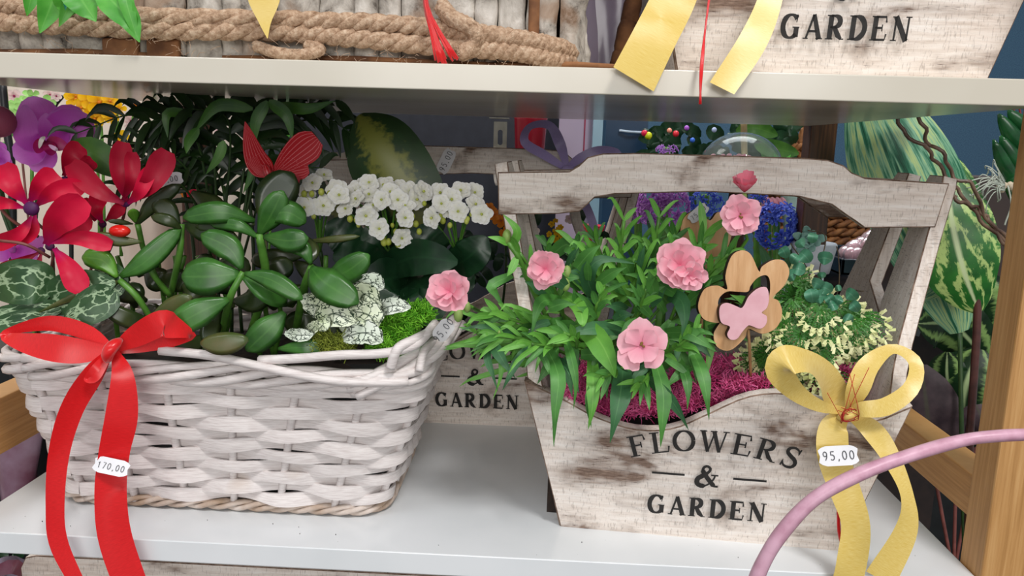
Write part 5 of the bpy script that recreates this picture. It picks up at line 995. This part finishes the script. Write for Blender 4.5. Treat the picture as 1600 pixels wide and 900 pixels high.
a, b = pt(925, 240, .60), pt(940, 240, .60); ga = thing('glass_jar', 'pale blue glass cylinder edge beside the lilac card', 'vase', V((a.x, .60, .041)))
M_GLASS = NT('clear_glass'); M_GLASS = M_GLASS.fin('#f4faf8', .03, .5, Transmission_Weight=.96, IOR=1.2)
g = G(); g.box((a.x, .60, .041), (b.x, .66, .45)); g.make('glass_wall', plain('frosted_blue_glass', '#9cc3d6', '#b8d8e6', .2, 10, Transmission_Weight=.3), ga, smooth=False)
bg = thing('blue_gift_box', 'dark blue box with a pale handle behind the planter handle', 'box', pt(980, 300, .8))
a, b = pt(945, 240, .8), pt(1010, 240, .8); g = G(); g.box((a.x, .8, -1.1), (b.x, .95, .5)); g.make('box_body', plain('deep_blue_card', '#16304a', '#1f4260', .35, 6), bg, smooth=False); T(bg, [(968, 204, .795), (985, 206, .79), (1003, 207, .795)], 2.2, M_GLASS if False else plain('pale_plastic', '#a8bcd0', '#c3d2e0', .3), 'handle')
# lilac ribbon bow on the back planter
lb = thing('ribbon_bow', 'lilac satin bow tied on the handle of the back planter', 'bow', pt(885, 262, .25))
rb(lb, [(885, 264, .25), (852, 243, .245), (820, 222, .24), (828, 198, .245), (858, 196, .25), (875, 225, .255), (886, 262, .25)], [8, 14, 14, 12, 14, 17, 8], M_LILR, [0, 0, .2, .6, .4, .1, 0], name='loop')
rb(lb, [(886, 264, .25), (905, 248, .245), (935, 236, .245), (965, 240, .25), (950, 262, .255), (915, 268, .255), (888, 266, .25)], [8, 14, 15, 14, 14, 12, 8], M_LILR, [0, 0, .1, .6, .2, .1, 0], name='loop')
rb(lb, [(886, 264, .25), (905, 300, .25), (925, 345, .245), (933, 385, .24)], [8, 13, 13, 12], M_LILR, name='tail'); g = G(); g.ball(pt(887, 264, .247), m(8, .25), 10, 7, (1.2, .8, .8)); g.make('knot', M_LILR, lb)
price(back, 697, 252, .252, '95,00', 40, 20, 64, M_LABEL)
# contents of the back planter
bp = thing('mixed_back_plants', 'yellow and orange flowers and dark foliage in the planter at the back', 'plant', pt(800, 520, .31))
for i in range(46): x, y = R(700, 940), R(345, 500); a = R(0, 6.3); L(bp, [(x, y, .29), (x+16*cos(a), y-14+8*sin(a), .285), (x+34*cos(a), y+18*sin(a)-8, .29)], R(10, 20), M_KLEAF, prof='lance')
for x, y, r_ in ((783, 345, 13), (772, 335, 11), (790, 365, 12), (765, 325, 9), (800, 330, 8)): bloom(bp, x, y, .28, r_, M_OR)
for x, y, r_ in ((870, 362, 7), (878, 368, 6), (866, 374, 7), (876, 355, 5), (862, 350, 5), (868, 345, 4), (880, 378, 5), (858, 366, 5)): bloom(bp, x, y, .28, r_, M_YEL)
for x, y, r_ in ((812, 355, 9), (834, 362, 9), (808, 372, 8), (890, 342, 8)): bloom(bp, x, y, .28, r_, M_PW)
for x in (790, 830, 870): T(bp, [(x, 360, .29), (x, 430, .295), (x-10, 520, .31)], 2, M_STEMD)
g = G(); g.box((-.10, .245, .07), (.058, .37, .075)); tag(g.make('planter_soil', M_SOIL), 'dark soil inside the planter at the back', 'soil')
rk = thing('red_pot', 'small bright red pot behind the lilac ribbon tail', 'pot', pt(925, 420, .46)); c = pt(925, 372, .46); k = m(1, .46); g = G(); g.lathe(V((c.x, .46, c.z-.03)), [(.001, 0), (k*13, 0), (k*19, .042), (k*20, .045), (k*18, .045), (k*12, .004), (.001, .004)], 20); g.make('pot_body', plain('bright_red_glaze', '#d81638', '#ee2348', .25), rk)
st = thing('weathered_stake', 'narrow weathered wooden stake in front of the red pot', 'stake', pt(925, 470, .22))
P = [pt(896, 320, .22), pt(902, 350, .22), pt(916, 385, .22), pt(935, 450, .22)]; leaf(P, m(16, .22), M_WWD, st, prof='const', thick=.004, nu=8, cols=J5, name='stake_blade')
# hyacinths
def hyac(label, head, col, d, n, leaves, grp=None):
    root = thing('hyacinth', label, 'plant', pt(head[0], head[1]+120, d)); mt = petalmat(col[3], *col[:3], .5, .2, lines=False); x0, y0, rx, ry = head
    sp = G(); c = pt(x0, y0, d); sp.tube(cm([pt(x0, y0-ry*.8, d), c, pt(x0, y0+ry, d), pt(x0, y0+130, d), V((pt(x0, y0+130, d).x, max(d, .44), .042))], 10), m(6, d), 6); sp.make('stem', M_STEMG, root)
    for i in range(n):
        a = R(0, 2*pi); z = R(-1, 1); q = sqrt(1-z*z*.8); off = V((cos(a)*q*m(rx, d)*.95, -abs(sin(a))*q*m(rx, d)*.9, -z*m(ry, d))); cc = c+off; g = G(); rosette(g, cc, m(min(rx, ry)*.36, d), off.normalized()+V((R(-.3, .3), -.3, R(-.3, .3))), ((1, 5, .1), (.6, 4, .7)), wid=.45); g.make('floret', mt, root)
    for pts, w_ in leaves: L(root, pts, w_, M_DI3, prof='lance', cup=.4, nu=10)
PUR = ('#8a3aa6', '#b468cc', '#deabe8', 'purple_hyacinth_petal'); BLU = ('#2436a0', '#3f58d0', '#7f98f0', 'blue_hyacinth_petal'); VIO = ('#7a3aa0', '#a468c4', '#cf9fe0', 'violet_hyacinth_petal')
hyac('purple hyacinth seen beneath the left half of the front planter handle', (1035, 322, 40, 28), PUR, .42, 60, [([(1040, 400, .42), (1020, 360, .41), (1010, 330, .41)], 14), ([(1045, 400, .42), (1065, 365, .41), (1075, 335, .41)], 14)])
hyac('smaller purple hyacinth at the far left under the planter handle, leaning over', (997, 328, 20, 22), PUR, .44, 30, [([(1000, 400, .44), (985, 370, .43), (975, 350, .43)], 12)])
hyac('violet hyacinth tip showing above the planter handle', (1042, 240, 18, 13), VIO, .50, 22, [])
hyac('blue hyacinth right of the topmost pink dianthus flower', (1213, 352, 30, 32), BLU, .42, 56, [([(1220, 430, .42), (1240, 395, .41), (1250, 370, .41)], 14), ([(1205, 430, .42), (1195, 400, .41), (1185, 380, .41)], 14)])
hyac('blue hyacinth under the middle of the planter handle, left of the topmost pink flower', (1102, 318, 28, 18), BLU, .46, 34, [])
hyac('blue hyacinth directly behind the topmost pink dianthus flower', (1183, 318, 18, 18), BLU, .46, 24, [])
tp = thing('pink_tulip', 'pink tulip bud between the blue hyacinths and the handle', 'flower', pt(1205, 420, .47))
for a in range(5): L(tp, [(1200, 330, .47), (1196+a*6, 322, .465), (1190+a*8, 308, .467)], 16, M_PINK, prof='oval', cup=.6, name='petal')
T(tp, [(1203, 328, .472), (1203, 380, .472), (1205, 450, .472)], 3, M_STEMG)
# glass dome
dm = thing('glass_dome', 'clear glass dome over pink petals behind the front planter handle', 'dome', pt(1158, 330, .56)); c = pt(1157, 262, .56); r = m(62, .56); g = G()
g.lathe(c, [(r*cos(a), r*.86*sin(a)) for a in [pi/2*i/14 for i in range(14)]]+[(.0006, r*.86)]+[(.0006, r*.84)]+[(r*.98*cos(a), r*.84*sin(a)) for a in [pi/2*i/14 for i in range(13, -1, -1)]], 40); g.make('glass', M_GLASS, dm)
for x in (1115, 1128, 1142, 1155, 1165): bloom(dm, x, 250, .55, 10, M_PINK)
g = G(); g.lathe(c-V((0, 0, .016)), [(.001, 0), (r*1.02, 0), (r*1.02, .012), (.001, .012)], 30); g.make('base', M_BAMD, dm); g = G(); g.tube([V((c.x, .56, .041)), V((c.x, .56, c.z-.015))], .012, 12); g.make('pedestal', M_BAMD, dm); T(dm, [(1162, 188, .62), (1163, 230, .62), (1164, 260, .60)], 5, plain('pale_dowel', '#8f7a52', '#a38c60'), 'dowel')
# dark foliage behind
bgf = thing('dark_bushy_plant', 'dark green leafy plant with coloured lights behind the glass dome', 'plant', pt(1080, 400, .75))
for i in range(85): x, y = R(1000, 1240), R(190, 290); a = R(0, 6.3); L(bgf, [(x-14*cos(a), y+10*sin(a), .75), (x, y-5, .74), (x+18*cos(a), y-10*sin(a), .75)], R(14, 26), M_KLEAF, prof='oval', nu=6)
for pts, w_ in (([(1150, 205, .68), (1180, 200, .67), (1215, 212, .68)], 26), ([(1180, 225, .66), (1210, 232, .65), (1248, 240, .66)], 26), ([(1190, 235, .66), (1215, 250, .65), (1235, 235, .66)], 22)): L(bgf, pts, w_, M_AL if w_ < 24 else M_PALML, prof='oval', nu=10, cols=J5)
T(bgf, [(1080, 280, .76), (1085, 350, .76), (1080, 420, .76)], 5, M_STEMD)
def baub(lst):
    for x, y, r_, col, nm in lst:
        g = G(); g.ball(pt(x, y, .70), m(r_, .70), 10, 7); o = g.make('bauble', plain(nm, col, col, .2)); tag(o, nm.replace('_', ' ')+' hanging in the dark plant behind the planter handle', 'bauble', 'small coloured baubles')
baub([(1007, 208, 5, '#e8204a', 'left_red_bauble'), (1013, 212, 6, '#d8e020', 'yellow_bauble'), (1046, 204, 4, '#f09a80', 'peach_bauble'), (1056, 209, 5, '#e02a38', 'scarlet_bauble'), (1073, 200, 4, '#b060d0', 'violet_bauble'), (1082, 219, 4, '#3a70d8', 'blue_bauble'), (1116, 203, 4, '#b8c4e8', 'pale_silver_bauble')])
# ================================================================= behind the rack, right
M_WB = plain('brown_water_hyacinth_weave', '#6b3f1c', '#9a6636', .7, 90, bump=.5)
def wovenbasket(label, c, r0_, r1_, h_, n, name='woven_basket', handle=None):
    root = thing(name, label, 'basket', c); g = G()
    for k in range(n):
        t = (k+.5)/n; rr = r0_+(r1_-r0_)*t; z = h_*t
        g = G()
        for s in (0, 1): g.tube([c+V(((rr+.003*cos(a*14+s*pi+k*1.6))*cos(a), (rr+.003*cos(a*14+s*pi+k*1.6))*sin(a), z+h_/n*.32*sin(a*14+s*pi+k*1.6))) for a in [2*pi*i/112 for i in range(113)]], h_/n*.36, 5)
        g.make('braided_row', M_WB, root)
    g = G(); g.lathe(c, [(.001, .001), (r0_-.004, .001), (r1_-.004, h_)], 24); g.make('lining', M_BARKB, root)
    if handle: T(root, handle[0], handle[1], M_WB, 'handle', ns=20)
    return root
c = pt(1272, 400, .73); wovenbasket('brown braided basket seen left and right of the dark rack post', V((c.x+.006, .77, c.z-.004)), .075, .090, .115, 9)
c = pt(1262, 262, .75); wovenbasket('small brown wicker basket with a handle above the planter handle', V((c.x, .78, c.z-.02)), .030, .036, .055, 5, handle=([(1250, 225, .75), (1255, 205, .75), (1270, 196, .75), (1285, 210, .75), (1288, 230, .75)], 5))
rod('grey_green_vase', 'slim pale grey green vase beside the brown woven basket', [(1233, 300, .56), (1235, 330, .56), (1238, 365, .56), (1234, 400, .56)], 13, plain('celadon_glaze', '#8fa8a0', '#a8bdb6', .35), 'vase', 14)
# echeveria
ec = thing('echeveria', 'pale blue green succulent rosette left of the dark rack post', 'plant', pt(1262, 420, .36)); M_ECH = leafmat('powdery_blue_leaf', '#6f9f93', '#9cc7ba', None, rough=.6)
for i in range(16):
    a = i*2.4; q = 6+i*1.5; x, y = 1263+q*cos(a)*.5, 380+q*sin(a)*.4; L(ec, [(1263+q*.2*cos(a), 382+q*.2*sin(a), .36), (x, y-4, .35), (1263+q*1.15*cos(a), 380+q*.8*sin(a)-4, .345)], 16, M_ECH, prof='petal', thick=.002, cols=J5, cup=.4, nu=7)
g = G(); c = pt(1268, 425, .40); g.lathe(c, [(.001, 0), (m(26, .4), 0), (m(34, .4), .03), (m(32, .4), .032), (.001, .028)], 20); g.make('pot', plain('white_grid_pot', '#b4bac4', '#d0d6de', .5), ec)
# pink glass on a dark tray
M_PG = NT('pink_bubble_glass'); M_PG = M_PG.fin('#e6c3cc', .06, .6, Transmission_Weight=.55, IOR=1.3)
ty = thing('dark_tray', 'dark slate tray holding pink glass jars, seen through the planter side', 'tray', pt(1390, 430, .5)); a, b = pt(1315, 405, .50), pt(1475, 405, .50); z1, z0 = a.z, pt(1315, 430, .50).z
g = G(); g.box((a.x, .5, z0), (b.x, .66, z0+.004)); g.box((a.x, .5, z0), (b.x, .506, z1)); g.box((a.x, .654, z0), (b.x, .66, z1)); g.box((a.x, .5, z0), (a.x+.005, .66, z1)); g.box((b.x-.005, .5, z0), (b.x, .66, z1)); g.make('tray_body', plain('dark_slate_plastic', '#16222c', '#243440', .3, 10), ty, smooth=False, bevel=.001)
for i, (x, y, r_) in enumerate(((1335, 392, 24), (1362, 378, 26), (1400, 388, 24), (1440, 385, 24))):
    c = pt(x, y, .55); r = m(r_, .55); g = G()
    for k in range(9): a = k*2*pi/8; g.ball(c+(V((cos(a)*r*.55, sin(a)*r*.55, -r*.2)) if k < 8 else V((0, 0, r*.25))), r*.5, 10, 7)
    g.ball(c, r*.7, 12, 8); tag(g.make('pink_glass_jar', M_PG), ('leftmost', 'taller second', 'third', 'rightmost')[i]+' bubbly pink glass jar on the dark slate tray', 'jar', 'bubbly pink glass jars')
pb = thing('patterned_boxes', 'stack of white and grey patterned paper behind the round leaf vine', 'paper', pt(1250, 480, .5)); M_PAT = NT('patterned_paper'); _w = M_PAT.n('ShaderNodeTexVoronoi', {'Vector': M_PAT.coord('Object'), 'Scale': 90.0}, feature='DISTANCE_TO_EDGE').outputs[0]; M_PAT = M_PAT.fin(M_PAT.ramp(_w, [(.04, '#4a5260'), (.09, '#c3c8d2')]), .6)
for x0, x1, y, t_ in ((1232, 1290, 432, .12), (1225, 1280, 470, -.1), (1330, 1370, 445, .2)): a, b = pt(x0, y+26, .50), pt(x1, y-26, .50); g = G(); g.box((a.x, .50, a.z), (b.x, .52, b.z)); g.make('paper_pack', M_PAT, pb, smooth=False)
dbx = thing('dark_plum_crate', 'dark brown crate standing behind the dark rack post and the vine', 'crate', (.4, .6, -.2)); a, b = pt(1225, 470, .56), pt(1500, 470, .56); g = G(); g.box((.335, .56, -1.1), (b.x, .80, b.z+.0)); g.make('crate_body', plain('very_dark_brown', '#1d1412', '#2a1d19', .6), dbx, smooth=False)
# large patterned leaves
ag = thing('silver_striped_plant', 'large plant with long silver green striped leaves at the right behind the planter handle', 'plant', pt(1500, 720, .33)); M_AG = leafmat('silver_striped_leaf', '#1f5a3a', '#2f7a4a', None, 'long', .38); M_AGB = leafmat('feather_marked_leaf', '#1d5a22', '#2f7a2c', '#b3cf7c', 'stripe', .38)
J9 = (-1, -.75, -.5, -.25, 0, .25, .5, .75, 1)
L(ag, [(1500, 520, .36), (1450, 360, .33), (1400, 240, .32), (1345, 120, .33)], 150, M_AG, prof='oval', cup=-.22, nu=22, cols=J9, roll=-.1)
L(ag, [(1478, 240, .34), (1485, 330, .31), (1505, 420, .30), (1530, 488, .31)], 118, M_AGB, prof='oval', cup=-.2, nu=20, cols=J9, roll=.15); L(ag, [(1420, 470, .36), (1460, 400, .34), (1500, 330, .34)], 110, M_AG, prof='oval', cup=-.2, nu=16, cols=J9); L(ag, [(1400, 300, .34), (1440, 250, .33), (1420, 190, .33)], 50, M_AGB, prof='oval', cup=-.2, nu=14, cols=J9)
T(ag, [(1500, 400, .32), (1518, 430, .31), (1527, 470, .31), (1524, 560, .31), (1515, 690, .31), (1512, 900, .31)], 6, plain('brown_purple_stem', '#3d2420', '#5b342e', .45), n=9)
T(ag, [(1500, 520, .365), (1502, 650, .34), (1508, 900, .33)], 4, M_STEMD)
ca = thing('calathea', 'dark calathea with pale banded round leaves below the striped plant', 'plant', pt(1490, 760, .40)); M_CA = leafmat('banded_calathea_leaf', '#0d2412', '#173a1a', '#86a860', 'band', .38); M_CAP = leafmat('dull_purple_underside', '#3a2c34', '#5a4a4e', '#5d6b44', 'plain', .5)
for pts, w_, mt, rl in (([(1520, 500, .42), (1480, 460, .40), (1440, 470, .40)], 90, M_CA, .2), ([(1540, 560, .42), (1490, 510, .40), (1435, 505, .40)], 90, M_CA, .1), ([(1500, 700, .40), (1505, 620, .38), (1530, 545, .38)], 120, M_CA, 0), ([(1540, 520, .43), (1530, 470, .42), (1525, 420, .42)], 90, M_CA, 0),
                        ([(1450, 740, .38), (1450, 660, .36), (1440, 570, .37)], 100, M_CAP, .1), ([(1490, 640, .40), (1480, 590, .39), (1480, 550, .39)], 60, M_CA, .2), ([(1540, 700, .38), (1535, 660, .37), (1520, 620, .38)], 60, M_CAP, 0), ([(1560, 480, .44), (1500, 440, .44), (1450, 440, .44)], 80, M_CA, .3), ([(1590, 640, .44), (1570, 560, .44), (1575, 480, .44)], 80, M_CA, 0)):
    L(ca, pts, w_, mt, prof='heart', cup=-.2, nu=16, cols=J7, roll=rl, wave=.06)
for x in (1450, 1490, 1520): T(ca, [(x, 600, .42), (x+4, 700, .42), (1490, 900, .42)], 3, M_STEMR)
g = G(); g.box((-.9, .46, -1.1), (-.03, .69, -.02)); tag(g.make('low_black_backing', M_LINER, smooth=False), 'added black backing behind the rack at the left, darkening the gap below the lower shelf', 'cabinet')  # black box added to darken the view under the lower shelf
dg = thing('white_gate_frame', 'pale grey angled frame piece behind the right side of the planter', 'frame', pt(1450, 480, .45)); leaf([pt(1462, 380, .5), pt(1448, 430, .5), pt(1425, 500, .5), pt(1418, 520, .5)], m(34, .5), plain('pale_grey_frame', '#8a9496', '#a0aaac', .5, 10), dg, prof='const', thick=.012, cols=J5, nu=6, name='frame_bar')
# twisted vine of brown wire
vn = thing('twisted_vine', 'two intertwined brown twisting twigs hanging across the striped leaves', 'vine', pt(1470, 300, .24)); M_TW = plain('bronze_twig', '#4a352a', '#7d6552', .35, 90)
def wig(pts, n=46, amp=2.2): P = cm([pt(*q) for q in pts], n); k = m(1, .24); return [p+(RT*sin(i*1.25)+UP*cos(i*.9))*amp*k for i, p in enumerate(P)]
for pts in ([(1402, 160, .24), (1410, 205, .24), (1445, 228, .235), (1460, 250, .24), (1490, 290, .24), (1515, 320, .24), (1535, 345, .24), (1600, 410, .24)], [(1425, 160, .24), (1445, 200, .235), (1450, 225, .24), (1475, 240, .235), (1488, 275, .24), (1520, 290, .235), (1540, 340, .24), (1570, 380, .24), (1600, 420, .24)],
            [(1480, 300, .24), (1500, 315, .235), (1530, 328, .24), (1560, 360, .24), (1600, 395, .24)]):
    g = G(); g.tube(wig(pts), m(2.9, .24), 7); g.make('twig', M_TW, vn)
# succulent and air plant beside the post
sc_ = thing('finger_succulent', 'dark green thick fingered succulent beside the top of the bamboo post', 'plant', pt(1590, 420, .27)); M_SF = leafmat('dark_glossy_finger', '#0f3a1c', '#1c5a2c', None, rough=.2)
for pts, w_ in (([(1625, 270, .30), (1590, 225, .29), (1560, 178, .29)], 26), ([(1620, 300, .30), (1590, 260, .29), (1563, 212, .29)], 26), ([(1615, 320, .30), (1580, 280, .29), (1552, 218, .285)], 24), ([(1620, 230, .30), (1600, 200, .29), (1575, 172, .29)], 24), ([(1610, 330, .30), (1590, 300, .29), (1570, 250, .29)], 28)): L(sc_, pts, w_, M_SF, prof='oval', thick=.007, cols=J7, nu=12, cup=0, name='finger_leaf')
for x in (1583, 1592, 1600): T(sc_, [(x, 165, .30), (x+4, 190, .3), (x+2, 215, .3)], 1.6, plain('red_twig', '#7a2020', '#8f2a28') if x == 1583 else bpy.data.materials['red_twig'], 'red_twig')
T(sc_, [(1622, 280, .30), (1625, 330, .30), (1630, 420, .30)], 8, M_STEMD)
ap = thing('air_plant', 'pale curly air plant on the dark pot beside the bamboo post', 'plant', pt(1570, 310, .27)); M_AP = plain('silver_grey_curl', '#a3ada0', '#c3cabd', .7)
for i in range(26):
    a = R(1.8, 4.6); x, y = 1570, 288+R(-6, 10); l = R(20, 60); T(ap, [(x, y, .27), (x+l*.4*cos(a)-6, y-l*.3*sin(a)-8, .265), (x+l*cos(a), y-l*.6*sin(a)+R(-8, 8), .265), (x+l*1.1*cos(a)+R(-6, 6), y-l*.6*sin(a)+R(-2, 16), .27)], .9, M_AP, 'curl', n=4, ns=10)
T(ap, [(1575, 290, .27), (1580, 320, .268), (1572, 345, .268), (1570, 352, .268)], 1.3, M_AP, 'root'); g = G()
for i in range(14): g.ball(pt(1570+R(-14, 20), 292+R(-6, 6), .275), m(5, .27), 6, 4)
g.make('pebbles', plain('cream_pebble', '#b9a98f', '#d6c8b0', .7), ap)
dk = thing('dark_brown_pot', 'long dark brown planter box under the air plant at the right', 'pot', pt(1540, 440, .34)); a = pt(1510, 283, .30); g = G(); g.box((a.x+.01, .43, a.z-.14), (.56, .50, a.z+.002)); g.make('box', plain('dark_brown_plastic', '#2a1f1c', '#3a2c27', .5, 10), dk, smooth=False, bevel=.002)
dl = thing('plum_wrapped_pot', 'dark plum glossy wrapped pot at the lower right behind the bamboo post', 'pot', pt(1590, 860, .12)); g = G(); c = pt(1650, 760, .16); g.lathe(c-V((0, 0, .06)), [(.001, 0), (.030, 0), (.044, .12), (.042, .12), (.001, .1)], 26, .05); g.make('wrapping', plain('plum_gloss', '#2b151d', '#40222c', .25, 20), dl)
bk2 = thing('dark_cabinet', 'near black cabinet in the shadow right of the shelf behind the bamboo rail', 'cabinet', (.6, .6, -1.1)); a = pt(1330, 640, .62); g = G(); g.box((.36, .81, -1.1), (1.0, 1.1, .03)); g.make('cabinet_body', M_LINER, bk2, smooth=False)
g = G(); g.box((-.02, .435, -1.1), (.33, .695, .04)); tag(g.make('low_dark_counter', M_LINER, smooth=False), 'dark counter holding the hyacinths and baskets behind the rack', 'counter')
